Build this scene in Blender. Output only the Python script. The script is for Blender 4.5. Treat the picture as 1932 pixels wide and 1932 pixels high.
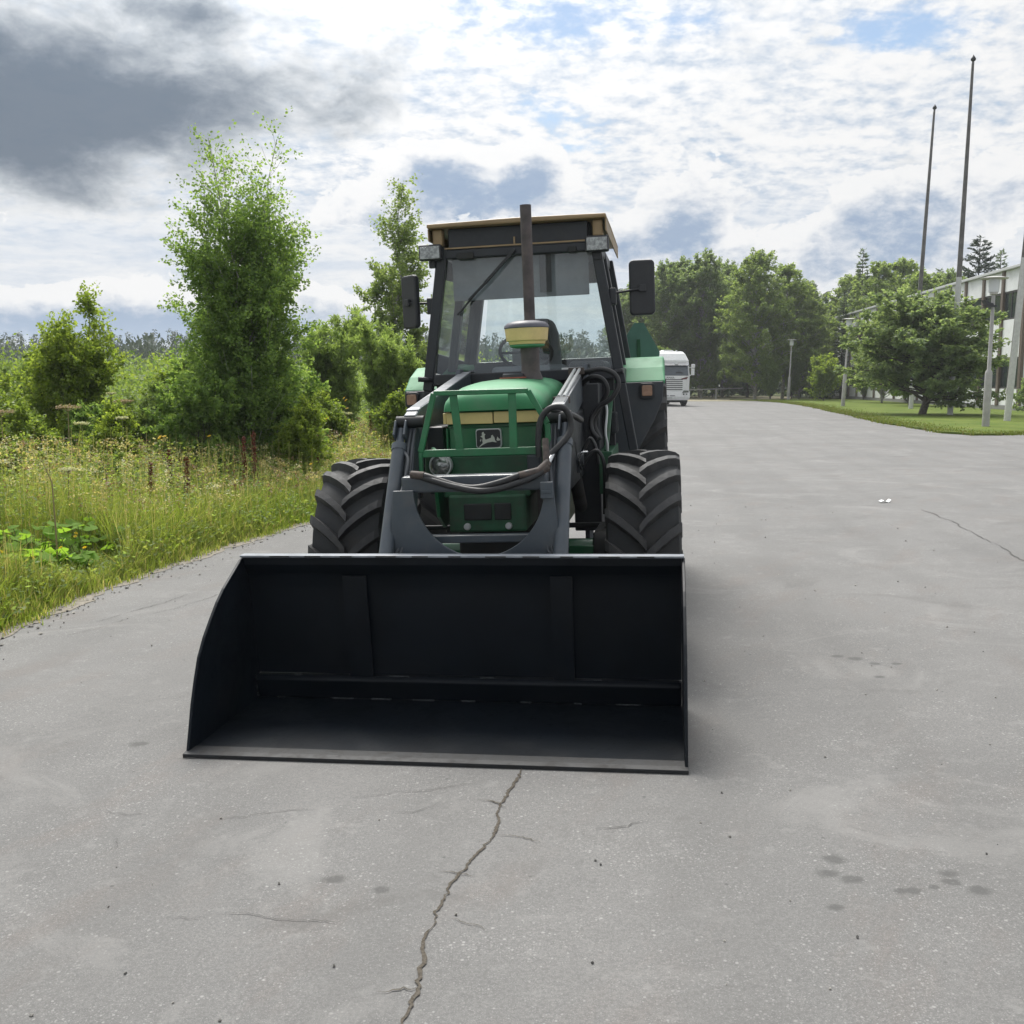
import bpy, bmesh, math, random
import numpy as np
from mathutils import Vector, Matrix, Euler

S = bpy.context.scene
for o in list(bpy.data.objects):
    bpy.data.objects.remove(o)
COL = S.collection
R = math.radians
random.seed(7)

# ------------------------------------------------------------------ camera
cam_d = bpy.data.cameras.new('camera')
cam_d.sensor_width = 36.0
cam_d.lens = 36.0
cam_d.clip_start = 0.05
cam_d.clip_end = 3000
cam = bpy.data.objects.new('camera', cam_d)
COL.objects.link(cam)
cam.location = (0, 0, 1.6)
cam.rotation_euler = (R(90) - math.atan(246 / 1932), 0, 0)
S.camera = cam

# ------------------------------------------------------------------ exposure
S.view_settings.view_transform = 'Standard'
S.view_settings.look = 'None'
S.view_settings.gamma = 1.0
S.view_settings.use_curve_mapping = False
S.view_settings.exposure = 0.60
S.cycles.max_bounces = 10
S.cycles.diffuse_bounces = 8
S.cycles.transmission_bounces = 8
S.cycles.transparent_max_bounces = 24
S.cycles.caustics_reflective = False
S.cycles.caustics_refractive = False
S.cycles.use_denoising = True

# ------------------------------------------------------------------ sun (veiled by cloud, high ahead to the left)
SUN_EL, SUN_AZ = R(54), R(-12)
sl = bpy.data.lights.new('sun', 'SUN')
sl.energy = 2.8
sl.angle = R(26)
sl.color = (1.0, 0.95, 0.87)
sun = bpy.data.objects.new('sun', sl)
COL.objects.link(sun)
sd = Vector((math.sin(SUN_AZ) * math.cos(SUN_EL), math.cos(SUN_AZ) * math.cos(SUN_EL), math.sin(SUN_EL)))
sun.rotation_euler = sd.to_track_quat('Z', 'Y').to_euler()
sun.location = (20, 40, 60)

# ------------------------------------------------------------------ sky
W = bpy.data.worlds.new('World')
S.world = W
W.use_nodes = True
wn, wl = W.node_tree.nodes, W.node_tree.links
wn.clear()


class G:
    """tiny helper for node graphs"""
    def __init__(s, nt):
        s.n, s.l = nt.nodes, nt.links

    def put(s, sock, v):
        if isinstance(v, bpy.types.NodeSocket):
            s.l.new(v, sock)
        elif v is not None:
            sock.default_value = v

    def m(s, op, a, b=None, c=None, clamp=False):
        k = s.n.new('ShaderNodeMath')
        k.operation = op
        k.use_clamp = clamp
        for i, v in enumerate((a, b, c)):
            if v is not None:
                s.put(k.inputs[i], v)
        return k.outputs[0]

    def add(s, *a):
        r = a[0]
        for x in a[1:]:
            r = s.m('ADD', r, x)
        return r

    def mul(s, *a):
        r = a[0]
        for x in a[1:]:
            r = s.m('MULTIPLY', r, x)
        return r

    def ss(s, v, lo, hi):
        k = s.n.new('ShaderNodeMapRange')
        k.interpolation_type = 'SMOOTHSTEP'
        s.put(k.inputs[0], v)
        k.inputs[1].default_value = lo
        k.inputs[2].default_value = hi
        return k.outputs[0]

    def vec(s, x, y, z):
        k = s.n.new('ShaderNodeCombineXYZ')
        for i, v in enumerate((x, y, z)):
            s.put(k.inputs[i], v)
        return k.outputs[0]

    def noise(s, v, scale, detail=5, rough=0.55, dist=0.0, lac=2.0, col=False):
        k = s.n.new('ShaderNodeTexNoise')
        if v is not None:
            s.l.new(v, k.inputs['Vector'])
        k.inputs['Scale'].default_value = scale
        k.inputs['Detail'].default_value = detail
        k.inputs['Roughness'].default_value = rough
        k.inputs['Distortion'].default_value = dist
        k.inputs['Lacunarity'].default_value = lac
        return k.outputs[1 if col else 0]

    def mix(s, f, a, b):
        k = s.n.new('ShaderNodeMix')
        k.data_type = 'RGBA'
        s.put(k.inputs[0], f)
        for i, v in ((6, a), (7, b)):
            if isinstance(v, tuple) and len(v) == 3:
                v = v + (1,)
            s.put(k.inputs[i], v)
        return k.outputs[2]

    def ramp(s, f, *stops):
        k = s.n.new('ShaderNodeValToRGB')
        s.put(k.inputs[0], f)
        e = k.color_ramp.elements
        while len(e) < len(stops):
            e.new(0.5)
        for q, (p, c) in zip(e, stops):
            q.position = p
            q.color = (c, c, c, 1) if isinstance(c, (int, float)) else tuple(c) + (1,)
        return k.outputs[0]


g = G(W.node_tree)
tc = wn.new('ShaderNodeTexCoord')
sep = wn.new('ShaderNodeSeparateXYZ')
wl.new(tc.outputs['Generated'], sep.inputs[0])
dx, dy, dz = sep.outputs
az = g.m('ARCTAN2', dx, dy)
el = g.m('ARCSINE', dz)
up = g.m('MAXIMUM', dz, 0.0)
inv = g.m('DIVIDE', 1.0, g.add(up, 0.20))
plan = g.vec(g.mul(dx, inv), g.mul(dy, inv), 0.0)            # the cloud ceiling seen in perspective
dirv = g.vec(az, g.mul(el, 1.7), 0.0)


def blob(a0, e0, wa, we, amp, e=None):
    qa = g.m('DIVIDE', g.m('SUBTRACT', az, a0), wa)
    qe = g.m('DIVIDE', g.m('SUBTRACT', el if e is None else e, e0), we)
    return g.mul(g.m('POWER', 2.71828, g.mul(g.add(g.mul(qa, qa), g.mul(qe, qe)), -1.0)), amp)


# high fleecy layer with blue gaps
n_big = g.noise(plan, 1.1, 4, 0.55, 0.2)
n_flk = g.noise(plan, 19.0, 6, 0.6, 0.1)
n_mid = g.noise(plan, 5.5, 5, 0.58, 0.15)
gap = g.add(blob(0.05, 0.322, 0.075, 0.030, 0.30), blob(0.345, 0.295, 0.075, 0.024, 0.36),
            blob(0.035, 0.248, 0.06, 0.022, 0.20), blob(0.06, 0.215, 0.05, 0.012, 0.18),
            blob(0.16, 0.315, 0.05, 0.014, 0.22),
            g.mul(g.m('SUBTRACT', n_big, 0.5), 0.35))
fle = g.add(g.mul(n_flk, 0.55), g.mul(n_mid, 0.45))
cover = g.ss(g.m('SUBTRACT', g.add(fle, 0.22), gap), 0.36, 0.62)
hi_b = g.ss(g.add(g.mul(n_flk, 0.6), g.mul(n_mid, 0.4)), 0.30, 0.58)
hi_col = g.mix(hi_b, (0.50, 0.61, 0.76), (1.0, 1.0, 1.0))

n_cuf = g.noise(dirv, 34.0, 6, 0.62, 0.3)
# grey bank, upper left
n_soft = g.noise(dirv, 6.0, 6, 0.55, 0.4)
n_fine = g.noise(dirv, 16.0, 6, 0.6, 0.3)
bank = g.add(blob(-0.40, 0.215, 0.17, 0.050, 0.98), blob(-0.30, 0.245, 0.11, 0.035, 0.45),
             blob(-0.42, 0.285, 0.20, 0.040, 0.42), blob(-0.30, 0.318, 0.12, 0.016, 0.40), blob(-0.62, 0.25, 0.20, 0.08, 0.9),
             blob(-0.13, 0.258, 0.045, 0.03, 0.42), blob(-0.18, 0.29, 0.10, 0.02, 0.15),
             g.mul(g.m('SUBTRACT', n_soft, 0.5), 1.7), g.mul(g.m('SUBTRACT', n_fine, 0.5), 0.85))
bank_m = g.ss(bank, 0.10, 0.72)
bank_c = g.mix(g.ss(g.add(bank, g.mul(g.m('SUBTRACT', n_cuf, 0.5), 0.5)), 0.25, 1.15), (0.66, 0.70, 0.74), (0.170, 0.215, 0.275))

# low cumulus row near the skyline
CU = ((-0.035, 0.183, 0.085, 0.029, 1.05), (0.022, 0.212, 0.026, 0.026, 0.75), (-0.13, 0.160, 0.06, 0.015, 0.35),
           (0.165, 0.155, 0.044, 0.027, 1.0), (0.120, 0.140, 0.05, 0.013, 0.6), (0.345, 0.155, 0.052, 0.030, 0.95),
           (0.435, 0.165, 0.045, 0.028, 0.75), (0.32, 0.115, 0.10, 0.024, 0.75), (0.12, 0.112, 0.12, 0.020, 0.60),
           (-0.43, 0.060, 0.12, 0.022, 1.0), (-0.30, 0.058, 0.09, 0.022, 0.95), (-0.075, 0.215, 0.040, 0.026, 0.6), (-0.19, 0.075, 0.10, 0.02, 0.55),
           (-0.17, 0.15, 0.035, 0.010, 0.4), (0.62, 0.13, 0.12, 0.05, 0.7), (-0.7, 0.08, 0.12, 0.04, 0.7),
           )


def cumulus(e):
    dv = g.vec(az, g.mul(e, 1.7), 0.0)
    t = g.add(g.mul(g.m('SUBTRACT', g.noise(dv, 9.0, 7, 0.6, 0.25), 0.5), 1.75), g.mul(g.m('SUBTRACT', g.noise(dv, 34.0, 6, 0.62, 0.3), 0.5), 0.85), -0.06)
    t = g.m('SUBTRACT', t, g.mul(g.ss(e, 0.205, 0.26), 1.1))
    for (a0, e0, wa, we, amp) in CU:
        t = g.add(t, blob(a0, e0, wa, we, amp, e))
    return t


cu = cumulus(el)
cu_above = cumulus(g.add(el, 0.013))                         # cloud standing higher up shades what is below it
cu_m = g.ss(cu, 0.18, 0.26)
cu_c = g.mix(g.ss(g.add(cu_above, g.mul(g.m('SUBTRACT', n_fine, 0.5), 1.3), g.mul(g.m('SUBTRACT', n_cuf, 0.5), 0.9)), 0.20, 1.05), (1.0, 1.0, 1.0), (0.34, 0.45, 0.62))
# streaky pale layer low in the sky
streak = g.noise(g.vec(g.mul(az, 5.0), g.mul(el, 42.0), 0.0), 1.0, 6, 0.6, 0.5)
low_w = g.m('SUBTRACT', 1.0, g.ss(el, 0.10, 0.20))
low_c = g.mix(g.ss(streak, 0.34, 0.66), (0.66, 0.74, 0.85), (0.94, 0.95, 0.96))
base = g.mix(g.mul(low_w, 0.75), hi_col, low_c)
c1 = g.mix(g.mul(bank_m, 0.97), base, bank_c)
c2 = g.mix(g.mul(cu_m, 0.92), c1, cu_c)
hz = g.m('SUBTRACT', 1.0, g.ss(el, 0.005, 0.075))
c3 = g.mix(g.mul(hz, 0.5), c2, (0.60, 0.73, 0.90))
opac = g.m('MAXIMUM', g.m('MAXIMUM', cover, bank_m), g.m('MAXIMUM', cu_m, low_w))

sky = wn.new('ShaderNodeTexSky')
sky.sky_type = 'NISHITA'
sky.sun_disc = False
sky.sun_elevation = SUN_EL
sky.sun_rotation = SUN_AZ
sky.air_density = 1.2
sky.ozone_density = 2.0
bg_sky = wn.new('ShaderNodeBackground')
wl.new(sky.outputs[0], bg_sky.inputs[0])
bg_sky.inputs[1].default_value = 0.08
bg_cl = wn.new('ShaderNodeBackground')
wl.new(c3, bg_cl.inputs[0])
# cloud glows more the nearer it is to the veiled sun
dot = g.add(g.mul(dx, sd.x), g.mul(dy, sd.y), g.mul(dz, sd.z))
ang = g.m('ARCCOSINE', g.m('MINIMUM', dot, 0.9999))
glow = g.m('POWER', 2.71828, g.mul(g.m('POWER', g.m('DIVIDE', ang, 0.36), 2.0), -1.0))
q2 = g.add(g.mul(glow, 4.2), 0.60)
wl.new(q2, bg_cl.inputs[1])
mx = wn.new('ShaderNodeMixShader')
wl.new(opac, mx.inputs[0])
wl.new(bg_sky.outputs[0], mx.inputs[1])
wl.new(bg_cl.outputs[0], mx.inputs[2])
wo = wn.new('ShaderNodeOutputWorld')
wl.new(mx.outputs[0], wo.inputs[0])
W.cycles.sampling_method = 'MANUAL'
W.cycles.sample_map_resolution = 1024


# ------------------------------------------------------------------ materials
def mat(name, col, rough=0.5, metal=0.0, var=0.0, vscale=8.0, dirt=None, dirt_amt=0.0, dscale=5.0, bump=0.0, bscale=60.0, spec=0.5, coat=0.0):
    m = bpy.data.materials.new(name)
    m.use_nodes = True
    nt = m.node_tree
    q = G(nt)
    b = nt.nodes['Principled BSDF']
    b.inputs['Base Color'].default_value = tuple(col) + (1,)
    b.inputs['Roughness'].default_value = rough
    b.inputs['Metallic'].default_value = metal
    b.inputs['Specular IOR Level'].default_value = spec
    b.inputs['Coat Weight'].default_value = coat
    c = None
    if var or dirt_amt or bump:
        tcn = nt.nodes.new('ShaderNodeTexCoord')
        ob = tcn.outputs['Object']
    if var:
        f = q.noise(ob, vscale, 5, 0.6)
        lo = tuple(max(0, x * (1 - var)) for x in col)
        hi = tuple(min(1, x * (1 + var)) for x in col)
        c = q.mix(q.ss(f, 0.3, 0.7), lo, hi)
    if dirt_amt:
        f = q.noise(ob, dscale, 7, 0.68, 0.4)
        f2 = q.noise(ob, dscale * 7, 5, 0.7)
        f = q.m('MAXIMUM', q.mul(q.ss(f, 0.44, 0.72), dirt_amt), q.mul(q.ss(f2, 0.56, 0.72), dirt_amt * 0.8))
        c = q.mix(f, c if c is not None else tuple(col), tuple(dirt))
        q.put(b.inputs['Roughness'], q.add(q.mul(f, 0.4), rough))
    if c is not None:
        q.put(b.inputs['Base Color'], c)
    if bump:
        bn = nt.nodes.new('ShaderNodeBump')
        bn.inputs['Strength'].default_value = bump
        bn.inputs['Distance'].default_value = 0.01
        q.put(bn.inputs['Height'], q.noise(ob, bscale, 4, 0.6))
        q.put(b.inputs['Normal'], bn.outputs[0])
    return m


def leaf_mat(name, c1, c2, trans=0.35, rough=0.55):
    m = bpy.data.materials.new(name)
    m.use_nodes = True
    nt = m.node_tree
    q = G(nt)
    b = nt.nodes['Principled BSDF']
    out = nt.nodes['Material Output']
    ge = nt.nodes.new('ShaderNodeNewGeometry')
    c = q.mix(ge.outputs['Random Per Island'], c1, c2)
    q.put(b.inputs['Base Color'], c)
    b.inputs['Roughness'].default_value = rough
    b.inputs['Specular IOR Level'].default_value = 0.35
    t = nt.nodes.new('ShaderNodeBsdfTranslucent')
    tc_ = nt.nodes.new('ShaderNodeMix')
    tc_.data_type = 'RGBA'
    tc_.blend_type = 'MULTIPLY'
    tc_.inputs[0].default_value = 1.0
    q.put(tc_.inputs[6], c)
    tc_.inputs[7].default_value = (1.75, 1.65, 0.95, 1)
    q.put(t.inputs[0], tc_.outputs[2])
    x = nt.nodes.new('ShaderNodeMixShader')
    x.inputs[0].default_value = trans
    q.l.new(b.outputs[0], x.inputs[1])
    q.l.new(t.outputs[0], x.inputs[2])
    q.l.new(x.outputs[0], out.inputs[0])
    return m


def glass_mat(name, tint, refl=0.06, dusty=0.0):
    m = bpy.data.materials.new(name)
    m.use_nodes = True
    nt = m.node_tree
    q = G(nt)
    nt.nodes.remove(nt.nodes['Principled BSDF'])
    out = nt.nodes['Material Output']
    tr = nt.nodes.new('ShaderNodeBsdfTransparent')
    tr.inputs[0].default_value = tuple(tint) + (1,)
    gl = nt.nodes.new('ShaderNodeBsdfGlossy')
    gl.inputs['Roughness'].default_value = 0.03
    fr = nt.nodes.new('ShaderNodeFresnel')
    fr.inputs[0].default_value = 1.5
    x = nt.nodes.new('ShaderNodeMixShader')
    q.put(x.inputs[0], q.m('MINIMUM', q.add(fr.outputs[0], refl), 1.0))
    q.l.new(tr.outputs[0], x.inputs[1])
    q.l.new(gl.outputs[0], x.inputs[2])
    last = x.outputs[0]
    if dusty:
        tcn = nt.nodes.new('ShaderNodeTexCoord')
        df = nt.nodes.new('ShaderNodeBsdfDiffuse')
        df.inputs[0].default_value = (0.55, 0.60, 0.58, 1)
        y = nt.nodes.new('ShaderNodeMixShader')
        q.put(y.inputs[0], q.mul(q.ss(q.noise(tcn.outputs['Object'], 4.0, 6, 0.6, 0.3), 0.35, 0.75), dusty))
        q.l.new(last, y.inputs[1])
        q.l.new(df.outputs[0], y.inputs[2])
        last = y.outputs[0]
    q.l.new(last, out.inputs[0])
    return m


M = {}
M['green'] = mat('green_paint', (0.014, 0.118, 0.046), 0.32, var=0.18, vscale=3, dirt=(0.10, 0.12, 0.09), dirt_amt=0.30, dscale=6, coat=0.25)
M['green_faded_sheen'] = mat('faded_green_with_sheen', (0.052, 0.230, 0.105), 0.55, var=0.12, vscale=3, dirt=(0.16, 0.23, 0.17), dirt_amt=0.4, dscale=5, spec=0.28)  # faded paint, with sky reflection also put into the base colour
M['green_dark'] = mat('dark_green_casting', (0.010, 0.075, 0.032), 0.5, var=0.3, vscale=8, dirt=(0.06, 0.065, 0.05), dirt_amt=0.55, dscale=9)
M['green_guard'] = mat('guard_green_paint', (0.016, 0.145, 0.055), 0.38, var=0.15, vscale=10, dirt=(0.08, 0.11, 0.08), dirt_amt=0.3, dscale=14)
M['yellow'] = mat('faded_yellow_paint', (0.64, 0.50, 0.21), 0.45, var=0.10, vscale=6, dirt=(0.40, 0.32, 0.16), dirt_amt=0.35)
M['tan'] = mat('roof_tan_plastic', (0.27, 0.19, 0.10), 0.5, var=0.18, vscale=5, dirt=(0.25, 0.18, 0.10), dirt_amt=0.5)
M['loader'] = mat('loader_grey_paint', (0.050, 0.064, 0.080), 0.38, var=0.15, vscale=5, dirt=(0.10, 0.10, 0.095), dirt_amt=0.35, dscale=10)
M['loader_light'] = mat('pale_loader_top', (0.36, 0.37, 0.39), 0.38, var=0.2, vscale=9, dirt=(0.10, 0.10, 0.10), dirt_amt=0.4, dscale=14)  # paler grey for the upper face of the loader arms
M['bucket'] = mat('black_bucket_paint', (0.0042, 0.0066, 0.0100), 0.42, var=0.25, vscale=2.2, dirt=(0.009, 0.011, 0.014), dirt_amt=0.4, dscale=3.0, bump=0.05, bscale=40, spec=0.17)
M['bucket_edge'] = mat('worn_steel_edge', (0.007, 0.0085, 0.011), 0.6, metal=0.0, var=0.4, vscale=14, dirt=(0.030, 0.026, 0.022), dirt_amt=0.5, dscale=16)
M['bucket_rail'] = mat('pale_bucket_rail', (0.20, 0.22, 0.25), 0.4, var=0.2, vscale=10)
M['weld'] = mat('bare_weld', (0.045, 0.05, 0.055), 0.45, metal=0.4, var=0.5, vscale=40, bump=0.5, bscale=120)
M['cab'] = mat('cab_black_paint', (0.010, 0.013, 0.018), 0.42, var=0.2, vscale=5, dirt=(0.04, 0.042, 0.045), dirt_amt=0.4, dscale=8)
M['cab_grey'] = mat('fender_grey_panel', (0.040, 0.047, 0.056), 0.5, var=0.12, vscale=3, dirt=(0.09, 0.09, 0.09), dirt_amt=0.3, dscale=4)
M['dark'] = mat('engine_dark_metal', (0.010, 0.013, 0.014), 0.6, var=0.4, vscale=10, dirt=(0.04, 0.035, 0.03), dirt_amt=0.6, dscale=9)
M['rubber'] = mat('tyre_rubber', (0.017, 0.019, 0.021), 0.75, var=0.25, vscale=6, dirt=(0.055, 0.052, 0.049), dirt_amt=0.65, dscale=7, bump=0.15, bscale=90)
M['lug'] = mat('tyre_lug_rubber', (0.027, 0.028, 0.030), 0.65, var=0.3, vscale=9, dirt=(0.078, 0.074, 0.070), dirt_amt=0.6, dscale=12, bump=0.15, bscale=90)
M['hose'] = mat('hose_rubber', (0.013, 0.014, 0.016), 0.45, dirt=(0.05, 0.05, 0.05), dirt_amt=0.4, dscale=20)
M['rust'] = mat('rusty_fitting', (0.058, 0.046, 0.040), 0.7, var=0.4, vscale=30, dirt=(0.13, 0.10, 0.085), dirt_amt=0.6, dscale=30)
M['exhaust'] = mat('rusty_exhaust_steel', (0.066, 0.055, 0.055), 0.62, var=0.35, vscale=9, dirt=(0.13, 0.105, 0.095), dirt_amt=0.6, dscale=6)
M['steel'] = mat('bright_steel', (0.55, 0.56, 0.57), 0.25, metal=1.0)
M['plastic'] = mat('black_plastic', (0.016, 0.018, 0.022), 0.5, var=0.15, vscale=10, dirt=(0.05, 0.05, 0.052), dirt_amt=0.35)
M['grey_plastic'] = mat('grey_dome_plastic', (0.085, 0.085, 0.105), 0.5, var=0.15)
M['interior'] = mat('cab_interior_grey', (0.16, 0.17, 0.19), 0.8, var=0.12)
M['seat'] = mat('seat_vinyl', (0.22, 0.225, 0.24), 0.6, var=0.15)
M['orange'] = mat('amber_lens', (0.34, 0.20, 0.13), 0.25, var=0.15, vscale=30)
M['white'] = mat('white_paint', (0.72, 0.73, 0.73), 0.4, var=0.05, dirt=(0.5, 0.5, 0.48), dirt_amt=0.3)
M['lens'] = mat('lamp_lens', (0.22, 0.23, 0.22), 0.10, metal=0.55, var=0.45, vscale=60, coat=0.9, bump=0.2, bscale=55)
M['smv'] = mat('sign_back_green', (0.075, 0.165, 0.135), 0.5, var=0.1)
M['silver'] = mat('silver_trim', (0.50, 0.52, 0.52), 0.35, metal=0.3)
M['black'] = mat('black_print', (0.010, 0.012, 0.014), 0.45)
M['cream'] = mat('emblem_cream', (0.46, 0.48, 0.42), 0.45)
M['red_gasket'] = mat('red_gasket', (0.30, 0.08, 0.05), 0.6)
M['glass'] = glass_mat('cab_glass', (0.85, 0.91, 0.90), 0.05, 0.09)
M['glass_dark'] = glass_mat('dark_window_glass', (0.25, 0.28, 0.30), 0.10)
M['truckglass'] = mat('truck_windscreen', (0.045, 0.065, 0.085), 0.10, spec=0.8)


# ------------------------------------------------------------------ mesh helpers
class MB:
    def __init__(s):
        s.v, s.f = [], []

    def raw(s, v, f):
        b = len(s.v)
        s.v += [tuple(x) for x in v]
        s.f += [tuple(b + i for i in q) for q in f]
        return s

    def box(s, x0, x1, y0, y1, z0, z1, mtx=None):
        v = [Vector((x, y, z)) for z in (z0, z1) for y in (y0, y1) for x in (x0, x1)]
        if mtx is not None:
            v = [mtx @ p for p in v]
        return s.raw(v, [(0, 2, 3, 1), (4, 5, 7, 6), (0, 1, 5, 4), (2, 6, 7, 3), (0, 4, 6, 2), (1, 3, 7, 5)])

    def bar(s, a, b, w, h, up=(0, 0, 1), w2=None, h2=None):
        """rectangular bar from a to b, w across, h along 'up'"""
        a, b, up = Vector(a), Vector(b), Vector(up)
        d = (b - a).normalized()
        sx = d.cross(up).normalized()
        uz = sx.cross(d).normalized()
        w2, h2 = w2 or w, h2 or h
        v = []
        for p, ww, hh in ((a, w, h), (b, w2, h2)):
            for i, j in ((-1, -1), (1, -1), (1, 1), (-1, 1)):
                v.append(p + sx * i * ww / 2 + uz * j * hh / 2)
        return s.raw(v, [(3, 2, 1, 0), (4, 5, 6, 7), (0, 1, 5, 4), (1, 2, 6, 5), (2, 3, 7, 6), (3, 0, 4, 7)])

    def tube(s, pts, r, seg=8, caps=True):
        pts = [Vector(p) for p in pts]
        rs = r if isinstance(r, (list, tuple)) else [r] * len(pts)
        n = len(pts)
        t0 = (pts[1] - pts[0]).normalized()
        u = t0.orthogonal().normalized()
        v = []
        for i, p in enumerate(pts):
            t = (pts[min(i + 1, n - 1)] - pts[max(i - 1, 0)]).normalized()
            u = (u - t * u.dot(t)).normalized()
            w = t.cross(u)
            for k in range(seg):
                a = 2 * math.pi * k / seg
                v.append(p + (u * math.cos(a) + w * math.sin(a)) * rs[i])
        f = [(i * seg + k, i * seg + (k + 1) % seg, (i + 1) * seg + (k + 1) % seg, (i + 1) * seg + k) for i in range(n - 1) for k in range(seg)]
        if caps:
            f += [tuple(range(seg))[::-1], tuple((n - 1) * seg + k for k in range(seg))]
        return s.raw(v, f)

    def lathe(s, prof, seg=24, axis='z', c=(0, 0, 0), caps=True):
        v = []
        for r, h in prof:
            for k in range(seg):
                a = 2 * math.pi * k / seg
                p, q = r * math.cos(a), r * math.sin(a)
                w = {'z': (p, q, h), 'x': (h, p, q), 'y': (p, h, q)}[axis]
                v.append((c[0] + w[0], c[1] + w[1], c[2] + w[2]))
        n = len(prof)
        f = [(i * seg + k, i * seg + (k + 1) % seg, (i + 1) * seg + (k + 1) % seg, (i + 1) * seg + k) for i in range(n - 1) for k in range(seg)]
        if caps and prof[0][0] > 1e-4:
            f.append(tuple(range(seg))[::-1])
        if caps and prof[-1][0] > 1e-4:
            f.append(tuple((n - 1) * seg + k for k in range(seg)))
        return s.raw(v, f)

    def prism(s, poly, axis, a, b):
        """polygon in the plane across 'axis', from a to b along it"""
        def p3(p, h):
            return {'x': (h, p[0], p[1]), 'y': (p[0], h, p[1]), 'z': (p[0], p[1], h)}[axis]
        n = len(poly)
        v = [p3(p, a) for p in poly] + [p3(p, b) for p in poly]
        f = [tuple(range(n))[::-1], tuple(range(n, 2 * n))] + [(i, (i + 1) % n, n + (i + 1) % n, n + i) for i in range(n)]
        return s.raw(v, f)

    def loft(s, secs, cap0=True, cap1=True, closed=True):
        n = len(secs[0])
        v = [p for q in secs for p in q]
        m_ = n if closed else n - 1
        f = [(i * n + k, i * n + (k + 1) % n, (i + 1) * n + (k + 1) % n, (i + 1) * n + k) for i in range(len(secs) - 1) for k in range(m_)]
        if cap0:
            f.append(tuple(range(n))[::-1])
        if cap1:
            f.append(tuple((len(secs) - 1) * n + k for k in range(n)))
        return s.raw(v, f)

    def mesh(s, name, smooth=False, angle=40):
        me = bpy.data.meshes.new(name)
        me.from_pydata(s.v, [], s.f)
        bm = bmesh.new()
        bm.from_mesh(me)
        bmesh.ops.recalc_face_normals(bm, faces=bm.faces)
        bm.to_mesh(me)
        bm.free()
        if smooth:
            me.polygons.foreach_set('use_smooth', [True] * len(me.polygons))
            me.set_sharp_from_angle(angle=R(angle))
        return me


def link(name, data, parent=None, loc=None, rot=None):
    o = bpy.data.objects.new(name, data)
    COL.objects.link(o)
    if parent is not None:
        o.parent = parent
    if loc is not None:
        o.location = loc
    if rot is not None:
        o.rotation_euler = rot
    return o


def part(name, mb, m, parent=None, smooth=False, bevel=0.0, loc=None, rot=None, label=None, seg=2, angle=40):
    me = mb.mesh(name, smooth, angle)
    me.materials.append(m)
    o = link(name, me, parent, loc, rot)
    if bevel:
        b = o.modifiers.new('bevel', 'BEVEL')
        b.width = bevel
        b.segments = seg
        b.limit_method = 'ANGLE'
        b.angle_limit = R(35)
        b.harden_normals = False
    if label:
        o['label'] = label
    return o


def text_part(name, cu, m, parent, loc, rot):
    tmp = link(name, cu)
    bpy.context.view_layer.update()
    me = bpy.data.meshes.new_from_object(tmp.evaluated_get(bpy.context.evaluated_depsgraph_get()))
    bpy.data.objects.remove(tmp)
    bpy.data.curves.remove(cu)
    me.name = name
    me.materials.clear()
    me.materials.append(m)
    return link(name, me, parent, loc, rot)


def tag(o, label, cat, group=None):
    o['label'], o['category'] = label, cat
    if group:
        o['group'] = group
    return o


def thing(name, label, cat, loc=(0, 0, 0), rz=0.0, group=None):
    o = link(name, None, None, loc, (0, 0, rz))
    o.empty_display_size = 0.2
    return tag(o, label, cat, group)


def kind(o, k):
    o['kind'] = k
    return o


def dup(root, loc, rz=0.0, scale=1.0, label=None, group=None):
    r = root.copy()
    COL.objects.link(r)
    r.location, r.rotation_euler, r.scale = loc, (0, 0, rz), (scale,) * 3 if not isinstance(scale, tuple) else scale
    if label:
        r['label'] = label
    if group:
        r['group'] = group
    for ch in list(root.children):
        c = ch.copy()
        COL.objects.link(c)
        c.parent = r
        for gch in list(ch.children):
            d = gch.copy()
            COL.objects.link(d)
            d.parent = c
    return r


def smooth_path(pts, k=5):
    P = [Vector(p) for p in pts]
    P = [P[0] * 2 - P[1]] + P + [P[-1] * 2 - P[-2]]
    out = []
    for i in range(1, len(P) - 2):
        a, b, c, d = P[i - 1:i + 3]
        for j in range(k):
            t = j / k
            out.append(0.5 * ((2 * b) + (c - a) * t + (2 * a - 5 * b + 4 * c - d) * t * t + (3 * b - a - 3 * c + d) * t ** 3))
    out.append(P[-2])
    return out


def np_mesh(name, verts, quads, mats, mat_idx=None):
    me = bpy.data.meshes.new(name)
    nv, nq = len(verts), len(quads)
    me.vertices.add(nv)
    me.vertices.foreach_set('co', np.ascontiguousarray(verts, dtype=np.float32).ravel())
    me.loops.add(nq * 4)
    me.loops.foreach_set('vertex_index', np.ascontiguousarray(quads, dtype=np.int32).ravel())
    me.polygons.add(nq)
    me.polygons.foreach_set('loop_start', np.arange(nq, dtype=np.int32) * 4)
    for m in mats:
        me.materials.append(m)
    if mat_idx is not None:
        me.polygons.foreach_set('material_index', np.ascontiguousarray(mat_idx, dtype=np.int32))
    me.update(calc_edges=True)
    return me


def unit(a):
    return a / np.maximum(np.linalg.norm(a, axis=-1, keepdims=True), 1e-9)


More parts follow.
